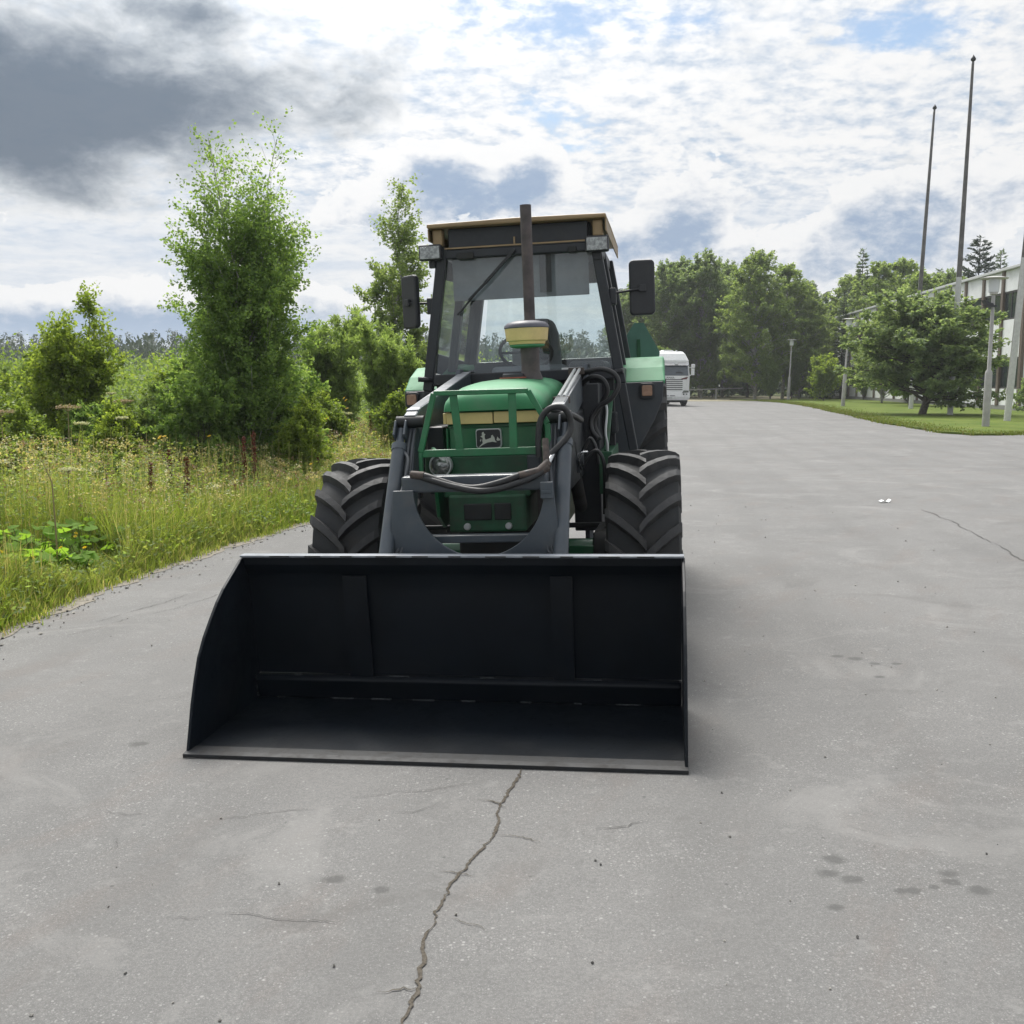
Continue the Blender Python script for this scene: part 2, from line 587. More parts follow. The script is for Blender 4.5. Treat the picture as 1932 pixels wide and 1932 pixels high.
def leaf_quads(pos, size, rng, aspect=0.62, axis=None, axis_w=0.0, flat=0.3):
    """one rhombic leaf face per position"""
    n = len(pos)
    d = unit(rng.normal(size=(n, 3)))
    if axis is not None:
        d = unit(d * (1 - axis_w) + axis * axis_w)
    nrm = rng.normal(size=(n, 3))
    nrm[:, 2] += flat * np.sign(nrm[:, 2])
    sd = unit(np.cross(d, nrm))
    L = np.asarray(size).reshape(-1, 1)
    v = np.stack([pos, pos + d * L * .45 + sd * L * aspect * .5, pos + d * L, pos + d * L * .45 - sd * L * aspect * .5], 1).reshape(-1, 3)
    q = np.arange(n * 4).reshape(n, 4)
    return v, q


# ------------------------------------------------------------------ ground
def gz(x, y):
    k = np.clip((np.asarray(y, float) - 8) / 16, 0, 1)
    k = 1 - k * k * (3 - 2 * k)
    return .024 * 8 * np.tanh(np.asarray(x, float) / 8) * k


VERGE = [(-3.2, -8), (-3.35, 0), (-3.45, 4), (-3.42, 6.69), (-3.40, 7.44), (-3.32, 8.22), (-3.16, 9.03), (-2.97, 10.0), (-2.68, 11.0), (-2.37, 12.08),
         (-1.6, 15), (-0.6, 19), (1.4, 28), (4.5, 50), (7.5, 86)]
VX, VY = np.array([p[0] for p in VERGE]), np.array([p[1] for p in VERGE])


def verge_x(y):
    return np.interp(y, VY, VX)


def grid_sheet(name, xs_of, ys, nx, zoff, m, kindname='structure', xpow=1.0):
    v, f = [], []
    for y in ys:
        a, b = xs_of(y)
        for i in range(nx):
            x = a + (b - a) * (i / (nx - 1)) ** xpow
            v.append((x, y, float(gz(x, y)) + zoff))
    for j in range(len(ys) - 1):
        for i in range(nx - 1):
            k = j * nx + i
            f.append((k, k + 1, k + nx + 1, k + nx))
    me = bpy.data.meshes.new(name)
    me.from_pydata(v, [], f)
    me.materials.append(m)
    me.polygons.foreach_set('use_smooth', [True] * len(f))
    return kind(link(name, me), kindname)


def ground_mat():
    m = bpy.data.materials.new('soil_and_grass')
    m.use_nodes = True
    q = G(m.node_tree)
    b = m.node_tree.nodes['Principled BSDF']
    ob = m.node_tree.nodes.new('ShaderNodeTexCoord').outputs['Object']
    a = q.mix(q.ss(q.noise(ob, 0.35, 6, 0.6), 0.35, 0.65), (0.050, 0.075, 0.018), (0.085, 0.105, 0.030))
    c = q.mix(q.ss(q.noise(ob, 7.0, 5, 0.65), 0.45, 0.7), a, (0.070, 0.055, 0.030))
    q.put(b.inputs['Base Color'], c)
    b.inputs['Roughness'].default_value = 0.95
    b.inputs['Specular IOR Level'].default_value = 0.1
    return m


def lawn_mat():
    m = bpy.data.materials.new('mown_lawn')
    m.use_nodes = True
    q = G(m.node_tree)
    b = m.node_tree.nodes['Principled BSDF']
    ob = m.node_tree.nodes.new('ShaderNodeTexCoord').outputs['Object']
    a = q.mix(q.ss(q.noise(ob, 0.6, 6, 0.65), 0.3, 0.7), (0.065, 0.105, 0.015), (0.12, 0.155, 0.030))
    c = q.mix(q.mul(q.ss(q.noise(ob, 3.5, 5, 0.7), 0.52, 0.72), 0.6), a, (0.16, 0.14, 0.055))
    q.put(b.inputs['Base Color'], c)
    b.inputs['Roughness'].default_value = 0.95
    b.inputs['Specular IOR Level'].default_value = 0.1
    return m


SPOTS = [(1.86, 5.70, .05), (1.94, 5.64, .06), (2.01, 5.53, .045), (2.13, 5.52, .04), (1.95, 5.28, .04), (1.07, 3.23, .06), (1.02, 3.13, .055),
         (1.08, 3.09, .05), (.98, 2.92, .035), (1.21, 3.01, .03), (1.25, 3.01, .04), (1.40, 3.11, .045), (1.39, 3.06, .04), (1.45, 3.0, .055),
         (-.58, 3.17, .05), (-.42, 3.09, .04), (1.32, 3.03, .025), (-.95, 4.6, .03), (-1.7, 4.5, .06), (-1.55, 5.6, .08)]


def asphalt_mat():
    m = bpy.data.materials.new('worn_asphalt')
    m.use_nodes = True
    nt = m.node_tree
    q = G(nt)
    b = nt.nodes['Principled BSDF']
    ob = nt.nodes.new('ShaderNodeTexCoord').outputs['Object']
    sp = nt.nodes.new('ShaderNodeSeparateXYZ')
    q.l.new(ob, sp.inputs[0])
    X, Y = sp.outputs[0], sp.outputs[1]
    big = q.noise(ob, 0.45, 5, 0.6, 0.4)
    mid = q.noise(ob, 2.6, 7, 0.68, 0.3)
    fin = q.noise(ob, 90.0, 4, 0.7)
    grit = q.noise(ob, 260.0, 3, 0.7)
    c = q.mix(q.ss(big, 0.32, 0.68), (0.130, 0.128, 0.1245), (0.170, 0.167, 0.162))
    c = q.mix(q.mul(q.ss(mid, 0.48, 0.72), 0.30), c, (0.112, 0.110, 0.107))
    # brownish drag stain on the left
    st = q.mul(q.ss(q.noise(q.vec(q.add(q.mul(X, 0.9), q.mul(Y, -0.55)), q.add(q.mul(X, 0.25), q.mul(Y, 0.30)), 0.0), 2.4, 6, 0.65), 0.50, 0.68), 0.42)
    c = q.mix(st, c, (0.150, 0.128, 0.115))
    c = q.mix(q.ss(fin, 0.35, 0.68), q.mix(0.45, c, (0.07, 0.07, 0.07)), c)
    c = q.mix(q.mul(q.ss(grit, 0.52, 0.68), 0.50), c, (0.30, 0.30, 0.29))
    c = q.mix(q.mul(q.ss(q.noise(ob, 8.0, 6, 0.72), 0.56, 0.70), 0.35), c, (0.24, 0.238, 0.23))
    # pale exposed stones, in patches
    patch = q.ss(q.noise(ob, 1.7, 5, 0.7), 0.44, 0.66)
    for sc, th, amt, cc in ((64.0, 0.16, 0.60, (0.285, 0.283, 0.275)), (115.0, 0.22, 0.55, (0.27, 0.268, 0.26)), (34.0, 0.10, 0.60, (0.32, 0.315, 0.305))):
        vo = nt.nodes.new('ShaderNodeTexVoronoi')
        q.l.new(ob, vo.inputs['Vector'])
        vo.inputs['Scale'].default_value = sc
        dist, vc = vo.outputs[0], vo.outputs[1]
        s2 = nt.nodes.new('ShaderNodeSeparateColor')
        q.l.new(vc, s2.inputs[0])
        pick = q.m('LESS_THAN', s2.outputs[0], q.add(q.mul(patch, 0.50), 0.035))
        dot = q.mul(q.m('SUBTRACT', 1.0, q.ss(q.add(dist, q.mul(q.m('SUBTRACT', fin, 0.5), 0.25)), th, th + 0.14)), pick, amt)
        c = q.mix(dot, c, cc)
    # little dark pits
    vo = nt.nodes.new('ShaderNodeTexVoronoi')
    q.l.new(ob, vo.inputs['Vector'])
    vo.inputs['Scale'].default_value = 13.0
    s2 = nt.nodes.new('ShaderNodeSeparateColor')
    q.l.new(vo.outputs[1], s2.inputs[0])
    pit = q.mul(q.m('SUBTRACT', 1.0, q.ss(vo.outputs[0], 0.05, 0.13)), q.m('LESS_THAN', s2.outputs[1], 0.09), 0.7)
    c = q.mix(pit, c, (0.06, 0.06, 0.06))
    # weathered patches: paler rubbed areas and darker, dustier ones with soft irregular rims
    wp = q.noise(ob, 0.9, 7, 0.70, 1.2)
    c = q.mix(q.mul(q.ss(wp, 0.53, 0.66), 0.38), c, (0.222, 0.218, 0.210))
    wq = q.noise(q.vec(q.add(X, 31.0), q.add(Y, 7.0), 0.0), 1.3, 7, 0.72, 1.0)
    c = q.mix(q.mul(q.ss(wq, 0.55, 0.68), 0.42), c, (0.092, 0.089, 0.085))
    # faint wheel tracks running along the yard
    tr_ = q.add(q.m('ABSOLUTE', q.m('SUBTRACT', q.m('PINGPONG', q.add(X, q.mul(Y, -0.13), q.mul(q.noise(ob, 0.5, 3, 0.5), 0.5)), 0.95), 0.5)), q.mul(q.m('SUBTRACT', mid, 0.5), 0.5))
    c = q.mix(q.mul(q.m('SUBTRACT', 1.0, q.ss(tr_, 0.02, 0.22)), 0.16), c, (0.085, 0.083, 0.080))
    # oil and water spots
    wob = q.mul(q.m('SUBTRACT', q.noise(ob, 22.0, 4, 0.6), 0.5), 1.1)
    tot = None
    for (x0, y0, r0) in SPOTS:
        ax = q.m('DIVIDE', q.m('SUBTRACT', X, x0), r0)
        ay = q.m('DIVIDE', q.m('SUBTRACT', Y, y0), r0 * 0.8)
        d = q.m('SQRT', q.add(q.mul(ax, ax), q.mul(ay, ay)))
        e = q.m('SUBTRACT', 1.0, q.ss(q.add(d, wob), 0.35, 1.0))
        tot = e if tot is None else q.m('MAXIMUM', tot, e)
    c = q.mix(q.mul(tot, 0.72), c, (0.062, 0.062, 0.060))
    # sandy strip along the left edge follows the verge
    q.put(b.inputs['Base Color'], c)
    b.inputs['Roughness'].default_value = 0.82
    b.inputs['Specular IOR Level'].default_value = 0.35
    bn = nt.nodes.new('ShaderNodeBump')
    bn.inputs['Strength'].default_value = 0.40
    bn.inputs['Distance'].default_value = 0.006
    q.put(bn.inputs['Height'], q.add(q.mul(fin, 0.7), q.mul(grit, 0.4), q.mul(mid, 1.2)))
    q.put(b.inputs['Normal'], bn.outputs[0])
    return m


ys = np.concatenate([np.arange(-8, 30, 1.0), np.arange(30, 90, 4.0), [86.0]])
ys = np.unique(ys[ys <= 86])
grid_sheet('road', lambda y: (float(verge_x(y)), 60.0), ys, 40, 0.0, asphalt_mat(), xpow=2.0)
gys = np.concatenate([np.arange(-40, 40, 2.0), [45, 60, 90, 140, 250, 400]])
grid_sheet('ground', lambda y: (-620.0, 620.0), gys, 91, -0.30, ground_mat())
# finer meadow soil beside the road, following its edge, a shade below the asphalt
grid_sheet('meadow', lambda y: (-60.0, float(verge_x(y)) + 0.02), np.concatenate([np.arange(-8, 30, 1.0), np.arange(30, 90, 6.0)]), 90, -0.012, ground_mat())
# sandy shoulder where the asphalt frays out
rng = np.random.default_rng(3)
M['sand'] = mat('sandy_shoulder', (0.23, 0.21, 0.18), 0.95, var=0.22, vscale=25, dirt=(0.20, 0.18, 0.14), dirt_amt=0.7, dscale=12, bump=0.4, bscale=150, spec=0.1)
yy = np.arange(4.5, 22, 0.12)
v, f = [], []
for i, y in enumerate(yy):
    w = 0.05 + 0.09 * abs(math.sin(y * 3.1) * math.sin(y * 1.3 + 1)) + rng.uniform(-.03, .05)
    xl, xr = float(verge_x(y)) - 0.10, float(verge_x(y)) + w
    v += [(xl, y, float(gz(xl, y)) + 0.004), (xr, y, float(gz(xr, y)) + 0.004)]
    if i:
        k = 2 * i
        f.append((k - 2, k - 1, k + 1, k))
me = bpy.data.meshes.new('road_shoulder')
me.from_pydata(v, [], f)
me.materials.append(M['sand'])
kind(link('road_shoulder', me), 'structure')

# lawn and gravel path beyond the yard
LAWN = [(60, 47.5), (40, 39.5), (24, 34.6), (18.5, 32.6), (15.9, 31.55), (14.6, 30.75), (13.66, 30.59), (13.45, 32.0), (13.74, 33.94), (14.1, 38), (14.71, 41.68),
        (16.1, 49), (17.42, 56.91), (18.2, 61), (18.95, 65.24), (20.0, 73), (20.5, 78.3), (20.3, 84.7), (19.0, 90), (60, 92)]
pts = []
for i in range(len(LAWN)):
    a, b = LAWN[i], LAWN[(i + 1) % len(LAWN)]
    n = max(1, int(math.hypot(b[0] - a[0], b[1] - a[1]) / 0.35)) if i < 18 else 1
    for j in range(n):
        t = j / n
        jx = rng.uniform(-.06, .06) + .12 * math.sin((a[0] + (b[0] - a[0]) * t) * 2.9 + a[1]) * math.sin((a[1] + (b[1] - a[1]) * t) * 1.3) if i < 18 else 0
        pts.append((a[0] + (b[0] - a[0]) * t + jx, a[1] + (b[1] - a[1]) * t + jx))
mb = MB()
mb.prism(pts, 'z', 0.002, 0.065)
lawn = part('lawn', mb, lawn_mat())
kind(lawn, 'structure')
M['gravel'] = mat('pale_gravel', (0.30, 0.27, 0.20), 0.95, var=0.25, vscale=1.2, dirt=(0.10, 0.13, 0.04), dirt_amt=0.7, dscale=0.5, spec=0.1)
mb = MB()
mb.prism([(9, 85), (14.9, 84.5), (20.6, 84.9), (25, 93), (30, 110), (24, 118), (14, 104), (9, 95)], 'z', 0.0, 0.010)
kind(part('gravel_path', mb, M['gravel']), 'structure')

# cracks in the asphalt
M['crack'] = mat('crack_fill', (0.078, 0.068, 0.055), 0.95, var=0.35, vscale=150, dirt=(0.125, 0.115, 0.10), dirt_amt=0.8, dscale=120, spec=0.1)
M['crack_thin'] = mat('hairline_crack', (0.095, 0.092, 0.088), 0.95, var=0.4, vscale=50, spec=0.1)


def crack(pts, w, m, seed, step=0.025, wander=0.02, name='crack'):
    r = np.random.default_rng(seed)
    P = np.array(pts, float)
    d = np.concatenate([[0], np.cumsum(np.hypot(*np.diff(P, axis=0).T))])
    n = max(4, int(d[-1] / step))
    s = np.linspace(0, d[-1], n)
    x, y = np.interp(s, d, P[:, 0]), np.interp(s, d, P[:, 1])
    off = np.cumsum(r.normal(0, wander * 0.45, n))
    off -= np.linspace(off[0], off[-1], n)
    off += r.normal(0, wander * 0.22, n)
    tx, ty = np.gradient(x), np.gradient(y)
    L = np.hypot(tx, ty)
    nx, ny = -ty / L, tx / L
    ends = np.minimum(np.minimum(np.arange(n), np.arange(n)[::-1]) / 5.0, 1)
    rv = np.convolve(r.random(n + 6), np.ones(7) / 7, 'valid')
    ww = w * np.clip(0.1 + (rv - .25) * 2.2, .15, 1.4) * ends + 0.0008
    v, f = [], []
    for i in range(n):
        for sgn in (-1, 1):
            px, py = x[i] + nx[i] * (off[i] + sgn * ww[i] / 2), y[i] + ny[i] * (off[i] + sgn * ww[i] / 2)
            v.append((px, py, float(gz(px, py)) + 0.004))
        if i:
            k = 2 * i
            f.append((k - 2, k - 1, k + 1, k))
    me = bpy.data.meshes.new(name)
    me.from_pydata(v, [], f)
    me.materials.append(m)
    return kind(link(name, me), 'structure')


crack([(0.06, 4.3), (0.04, 4.04), (-0.01, 3.63), (-0.08, 3.33), (-0.17, 2.98), (-0.21, 2.74), (-0.26, 2.40), (-0.36, 1.9)], 0.014, M['crack'], 5, 0.012, 0.009)
crack([(4.89, 12.19), (4.69, 10.76), (4.25, 8.38), (3.9, 6.8)], 0.013, M['crack_thin'], 6, 0.06, 0.02)
for i, (a, b) in enumerate([((-.05, 3.47), (.10, 3.40)), ((-.12, 3.16), (-.24, 3.20)), ((-.185, 2.9), (-.08, 2.83)), ((-.235, 2.55), (-.36, 2.53)), ((-.02, 3.70), (-.13, 3.78)), ((-.30, 2.25), (-.20, 2.2))]):
    crack([a, ((a[0] + b[0]) / 2, (a[1] + b[1]) / 2 + .015), b], 0.005, M['crack'], 70 + i, 0.010, 0.010)
for i, (a, b) in enumerate([((-1.10, 3.65), (-.94, 3.70)), ((-1.06, 2.94), (-.92, 2.96)), ((-.62, 3.84), (-.14, 3.95)), ((-.45, 3.68), (-.28, 3.75)),
                            ((-1.58, 3.76), (-1.36, 3.72)), ((-1.41, 3.40), (-1.44, 3.52)), ((-1.0, 3.71), (-.76, 3.72)), ((-.9, 2.96), (-.5, 2.9)), ((-2.9, 7.0), (-2.55, 7.9)),
                            ((-2.6, 7.2), (-2.3, 7.9)), ((-1.5, 4.3), (-1.2, 4.33)), ((.3, 3.5), (.5, 3.56)), ((-2.95, 6.6), (-2.7, 7.1))]):
    mid = ((a[0] + b[0]) / 2 + 0.012, (a[1] + b[1]) / 2 - 0.015)
    crack([a, mid, b], 0.0022 if i < 8 else 0.0045, M['crack_thin'], 20 + i, 0.012, 0.010)

# loose stones on the asphalt
v, f = [], []
mb = MB()
for i in range(260):
    y = rng.uniform(2.3, 13)
    x = rng.uniform(-3.2, 4.2) * min(1, y / 6)
    if -1.5 < x < 0.9 and 3.95 < y:
        continue
    r = rng.uniform(.002, .0075) * (1.0 if y < 6 else 1.5)
    z = float(gz(x, y))
    rot = Euler((rng.uniform(0, 6), rng.uniform(0, 6), rng.uniform(0, 6))).to_matrix().to_4x4()
    o8 = [(1, 0, 0), (-1, 0, 0), (0, 1, 0), (0, -1, 0), (0, 0, .7), (0, 0, -.7)]
    vv = [Vector((x, y, z + r * .5)) + (rot @ Vector((a * r * rng.uniform(.7, 1.2), b * r * rng.uniform(.7, 1.2), c * r))) for a, b, c in o8]
    mb.raw(vv, [(0, 2, 4), (2, 1, 4), (1, 3, 4), (3, 0, 4), (2, 0, 5), (1, 2, 5), (3, 1, 5), (0, 3, 5)])
for i in range(420):                                              # crumbs along the frayed edge
    y = rng.uniform(5.5, 16)
    x = float(verge_x(y)) + rng.normal(0.06, 0.13)
    r = rng.uniform(.006, .018)
    z = float(gz(x, y)) + .004
    vv = [Vector((x, y, z + r * .3)) + Vector((a * r * rng.uniform(.6, 1.3), b * r * rng.uniform(.6, 1.3), c * r * .8)) for a, b, c in [(1, 0, 0), (-1, 0, 0), (0, 1, 0), (0, -1, 0), (0, 0, .7), (0, 0, -.7)]]
    mb.raw(vv, [(0, 2, 4), (2, 1, 4), (1, 3, 4), (3, 0, 4), (2, 0, 5), (1, 2, 5), (3, 1, 5), (0, 3, 5)])
st = part('gravel', mb, leaf_mat('loose_grit', (0.05, 0.05, 0.05), (0.42, 0.40, 0.36), 0.0, 0.9))
kind(st, 'stuff')

# scrap of paper on the yard
mb = MB()
pw = [(0, 0), (.10, .02), (.22, -.01), (.30, .03)]
for i, (x, h) in enumerate(pw[:-1]):
    x2, h2 = pw[i + 1]
    mb.raw([(x, 0, h + .012), (x2, 0.01, h2 + .012), (x2, .16, h2 + .018), (x, .15, h + .02), (x, 0, h + .006), (x2, 0.01, h2 + .006), (x2, .16, h2 + .012), (x, .15, h + .014)],
           [(0, 1, 2, 3), (7, 6, 5, 4), (0, 4, 5, 1), (2, 6, 7, 3)])
pp = part('paper_scrap', mb, M['white'], None, loc=(4.66, 12.85, float(gz(4.66, 12.85)) + .006), rot=(0, 0, 0.1))
pp.scale = (.46, .46, .8)
pp.data.materials[0] = M['silver']
tag(pp, 'small crumpled white paper scrap lying flat on the open asphalt', 'litter')

# ------------------------------------------------------------------ tractor
T_O = Vector((-0.362, 4.149, -0.009))
T = thing('tractor', 'green farm tractor with tan cab roof, front loader and wide black bucket', 'tractor')
yw = math.atan(.15)
nz = Vector((-.041, 0, 1)).normalized()
eyv = Vector((math.sin(yw), math.cos(yw), .041 * math.sin(yw))).normalized()
exv = eyv.cross(nz)
T.matrix_world = Matrix(((exv.x, eyv.x, nz.x, T_O.x), (exv.y, eyv.y, nz.y, T_O.y), (exv.z, eyv.z, nz.z, T_O.z), (0, 0, 0, 1)))
X0 = 0.06                                                        # the tractor's own centre line


def P(name, mb, m, parent=T, **k):
    return part(name, mb, m, parent, **k)


# ---- wheels
def lug_mesh(Rr, wid, n, sgn, hgt):
    """one curved tread bar, low at the tyre's middle and climbing to the shoulder, built round the x axis"""
    secs = []
    pitch = 2 * math.pi / n
    for s in (0, .2, .45, .7, .9, 1.0, 1.06):
        x = sgn * (-0.018 + s * (wid / 2 + 0.018)) if s <= 1 else sgn * (wid / 2 + 0.004)
        dth = (0.36 if Rr < .7 else 0.30) * (s ** 0.82)
        crown = 0.018 * (min(s, 1)) ** 2
        top = Rr - crown - (0.0 if s < .85 else (s - .85) * 0.13) - (0.045 if s > 1 else 0)
        bot = Rr - crown - hgt - 0.03 - (0.06 if s >= .9 else 0)
        hw = (0.026 + 0.006 * s) if Rr < .7 else (0.032 + 0.008 * s)
        sec = []
        for (rr, k) in ((bot, 1.6), (top, 0.85), (top, -0.85), (bot, -1.6)):
            th = dth + k * hw / Rr + (0.02 if sgn > 0 else 0.02 + pitch / 2)
            sec.append((x, -rr * math.cos(th), rr * math.sin(th)))
        secs.append(sec)
    mb = MB().loft(secs)
    me = mb.mesh('tread_lug')
    me.materials.append(M['lug'])
    return me


def wheel(cx, cy, Rr, wid, n, hgt, rim_side):
    h = wid / 2
    c = Rr - hgt
    prof = [(c * .52, -h * .62), (c * .60, -h * .86), (c * .74, -h * 1.0), (c * .88, -h * .99), (c * .955, -h * .93), (c * .985, -h * .70), (c, 0),
            (c * .985, h * .70), (c * .955, h * .93), (c * .88, h * .99), (c * .74, h * 1.0), (c * .60, h * .86), (c * .52, h * .62)]
    w = P('wheel', MB().lathe(prof, 48, 'x', (0, 0, 0), False), M['rubber'], smooth=True, loc=(cx, cy, Rr))
    rp = [(c * .56, -h * .66), (c * .52, -h * .62), (c * .49, -h * .5), (c * .48, h * .5), (c * .52, h * .62), (c * .56, h * .66)]
    dk_ = [(c * .475, rim_side * h * .30), (c * .38, rim_side * h * .12), (c * .20, rim_side * h * .16), (c * .16, rim_side * h * .42), (0, rim_side * h * .44)]
    part('rim', MB().lathe(rp, 32, 'x', (0, 0, 0), False).lathe(dk_, 32, 'x', (0, 0, 0), False), M['yellow'], w, smooth=True)
    for sgn in (-1, 1):
        me = lug_mesh(Rr, wid, n, sgn, hgt)
        for k in range(n):
            o = link('tread_lug', me, w)
            o.rotation_euler = (2 * math.pi * k / n, 0, 0)
    return w


for s in (-1, 1):
    wheel(X0 + s * .835, 1.95, .585, .41, 19, .042, s)
    wheel(X0 + s * .74, 4.36, .80, .46, 21, .05, s)

# ---- engine, front axle, chassis
P('engine_block', MB().box(-.14, .28, 1.55, 3.2, .42, .98).box(-.02, .16, 1.5, 3.3, .34, .5), M['dark'], bevel=.02)
P('front_axle', MB().tube([(-.55, 1.95, .60), (-.2, 1.93, .60), (0.06, 1.9, .60), (.35, 1.93, .60), (.68, 1.95, .60)], [.055, .06, .085, .06, .055], 12).box(.45, .66, 1.86, 1.92, .535, .625), M['green'], smooth=True, bevel=.006)
for s in (-1, 1):
    P('axle_hub', MB().lathe([(.05, -.08), (.12, -.06), (.13, .02), (.10, .09), (.05, .1)], 20, 'x', (X0 + s * .60, 1.95, .585)), M['dark'], smooth=True)
    P('steering_arm', MB().bar((X0 + s * .55, 1.98, .66), (X0 + s * .58, 2.2, .70), .05, .04).bar((X0 + s * .2, 2.2, .70), (X0 + s * .58, 2.2, .70), .03, .03), M['dark'], bevel=.006)
P('rear_axle', MB().tube([(-.6, 4.36, .80), (.72, 4.36, .80)], .11, 14).box(-.18, .30, 3.3, 4.7, .55, 1.1), M['green_dark'], smooth=True)
HX = 0.105                                                       # hood centre
P('front_support', MB().box(-.135, .285, 1.30, 1.8, .80, 1.00).box(-.16, .31, 1.315, 1.9, .985, 1.03), M['green_dark'], bevel=.012)
P('tow_pocket', MB().box(-.05, .10, 1.288, 1.302, .865, .955).box(.115, .205, 1.288, 1.302, .865, .955), M['dark'], bevel=.006)
for bx in (-.035, .190):
    P('bolt', MB().lathe([(.019, 0), (.019, -.014), (.014, -.02), (0, -.02)], 12, 'y', (bx, 1.30, .832)), M['silver'], smooth=True)
for xa in (-.215, .375):
    P('side_bracket', MB().prism([(1.32, 1.05), (1.36, .88), (1.5, .80), (1.75, .85), (1.8, 1.05)], 'x', xa, xa + .02), M['green'], bevel=.004)


# ---- hood
def hsec(y, hw, zt, zb=1.445, n=18, ex=3.2):
    out = []
    for k in range(n + 1):
        a = math.pi * k / n
        cx_, sz = math.cos(a), math.sin(a)
        out.append((HX + hw * math.copysign(abs(cx_) ** (2 / ex), cx_), y, zb + (zt - zb) * abs(sz) ** (2 / ex)))
    return out


secs = [hsec(1.425, .255, 1.465), hsec(1.423, .262, 1.495), hsec(1.438, .270, 1.525), hsec(1.475, .275, 1.550), hsec(1.55, .279, 1.574), hsec(1.70, .281, 1.593),
        hsec(1.95, .283, 1.606), hsec(2.3, .285, 1.613), hsec(2.72, .286, 1.616)]
P('hood', MB().loft(secs), M['green_faded_sheen'], smooth=True, angle=55)
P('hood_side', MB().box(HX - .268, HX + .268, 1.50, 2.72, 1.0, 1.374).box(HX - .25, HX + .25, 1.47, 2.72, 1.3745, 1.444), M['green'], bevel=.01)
for (xa, ya, xb, yb) in ((HX - .262, 1.452, HX - .003, 1.440), (HX + .003, 1.440, HX + .262, 1.452)):
    P('hood_stripe', MB().raw([(xa, ya, 1.375), (xb, yb, 1.372), (xb, yb, 1.434), (xa, ya, 1.436), (xa, ya + .03, 1.375), (xb, yb + .03, 1.372), (xb, yb + .03, 1.434), (xa, ya + .03, 1.436)],
                              [(0, 1, 2, 3), (7, 6, 5, 4), (0, 4, 5, 1), (3, 2, 6, 7), (0, 3, 7, 4), (1, 5, 6, 2)]), M['yellow'], bevel=.003)
for s in (-1, 1):
    P('hood_stripe', MB().box(HX + s * .272 - .008, HX + s * .272 + .008, 1.456, 2.35, 1.376, 1.436), M['yellow'], bevel=.002)
# model figure on the side stripe: only its first digit shows
fc = bpy.data.curves.new('number_decal', 'FONT')
fc.body = '2'
fc.size = .062
fc.extrude = .0006
fo = text_part('number_decal', fc, M['black'], T, (HX + .2815, 1.475, 1.384), (R(90), 0, R(90)))
# grille: two sheet panels, a flange either side, dark gap under the stripe
P('grille_panel', MB().box(HX - .255, HX + .235, 1.478, 1.50, 1.20, 1.352), M['green'], bevel=.006)
P('grille_panel', MB().box(HX - .255, HX + .235, 1.474, 1.50, 1.035, 1.195), M['green_dark'], bevel=.006)
P('grille_flange', MB().box(HX + .238, HX + .262, 1.45, 1.52, 1.03, 1.352).box(HX - .266, HX - .258, 1.45, 1.52, 1.03, 1.352), M['green'], bevel=.003)
P('headlight_panel', MB().box(HX - .40, HX - .275, 1.475, 1.49, 1.06, 1.23), M['green_dark'], bevel=.008)
hl = P('headlight', MB().lathe([(.058, 1.46), (.064, 1.40), (.061, 1.392), (.055, 1.392)], 28, 'y', (-.190, 0, 1.155)), M['silver'], smooth=True)
part('lens', MB().lathe([(.056, 1.394), (.050, 1.386), (.036, 1.378), (.018, 1.374), (0, 1.373)], 28, 'y', (-.190, 0, 1.155)), M['lens'], hl, smooth=True)
P('lamp_housing', MB().box(.285, .36, 1.40, 1.48, 1.08, 1.20), M['cab_grey'], bevel=.012)
# emblem: silver frame, black field, leaping deer
EX, EZ, EK = 0.002, 1.345, .140 / 295
def emb(p):
    return (EX + (p[0] - 1103) * EK, EZ - (p[1] - 850) * EK)
fr_ = [(1103, 880), (1112, 858), (1135, 850), (1375, 850), (1392, 860), (1400, 885), (1402, 1040), (1392, 1066), (1370, 1074), (1135, 1074), (1112, 1066), (1104, 1045)]
ef = P('emblem', MB().prism([emb(p) for p in fr_], 'y', 1.455, 1.480), M['silver'], bevel=.002)
inn = [(1103 + (p[0] - 1103) * .93 + 10, 962 + (p[1] - 962) * .90) for p in fr_]
part('emblem_field', MB().prism([emb(p) for p in inn], 'y', 1.4515, 1.4545), M['black'], ef)
deer = [(1158, 937), (1183, 924), (1176, 908), (1182, 891), (1198, 884), (1203, 905), (1220, 912), (1208, 928), (1208, 955), (1218, 975), (1250, 966), (1283, 954), (1286, 930), (1300, 922), (1322, 955),
        (1327, 985), (1338, 1000), (1352, 1006), (1330, 1008), (1300, 1000), (1272, 1004), (1240, 1008), (1205, 1022), (1172, 1040), (1140, 1064), (1136, 1058), (1160, 1035), (1184, 1012), (1180, 985), (1186, 955), (1172, 945)]
mk = MB().prism([emb(p) for p in deer], 'y', 1.4485, 1.451)
mk.prism([emb(p) for p in [(1152, 985), (1166, 962), (1168, 978), (1158, 998)]], 'y', 1.4485, 1.451)
mk.prism([emb(p) for p in [(1345, 985), (1357, 944), (1372, 966), (1386, 972), (1388, 986), (1362, 992)]], 'y', 1.4485, 1.451)
part('deer_mark', mk, M['cream'], ef)

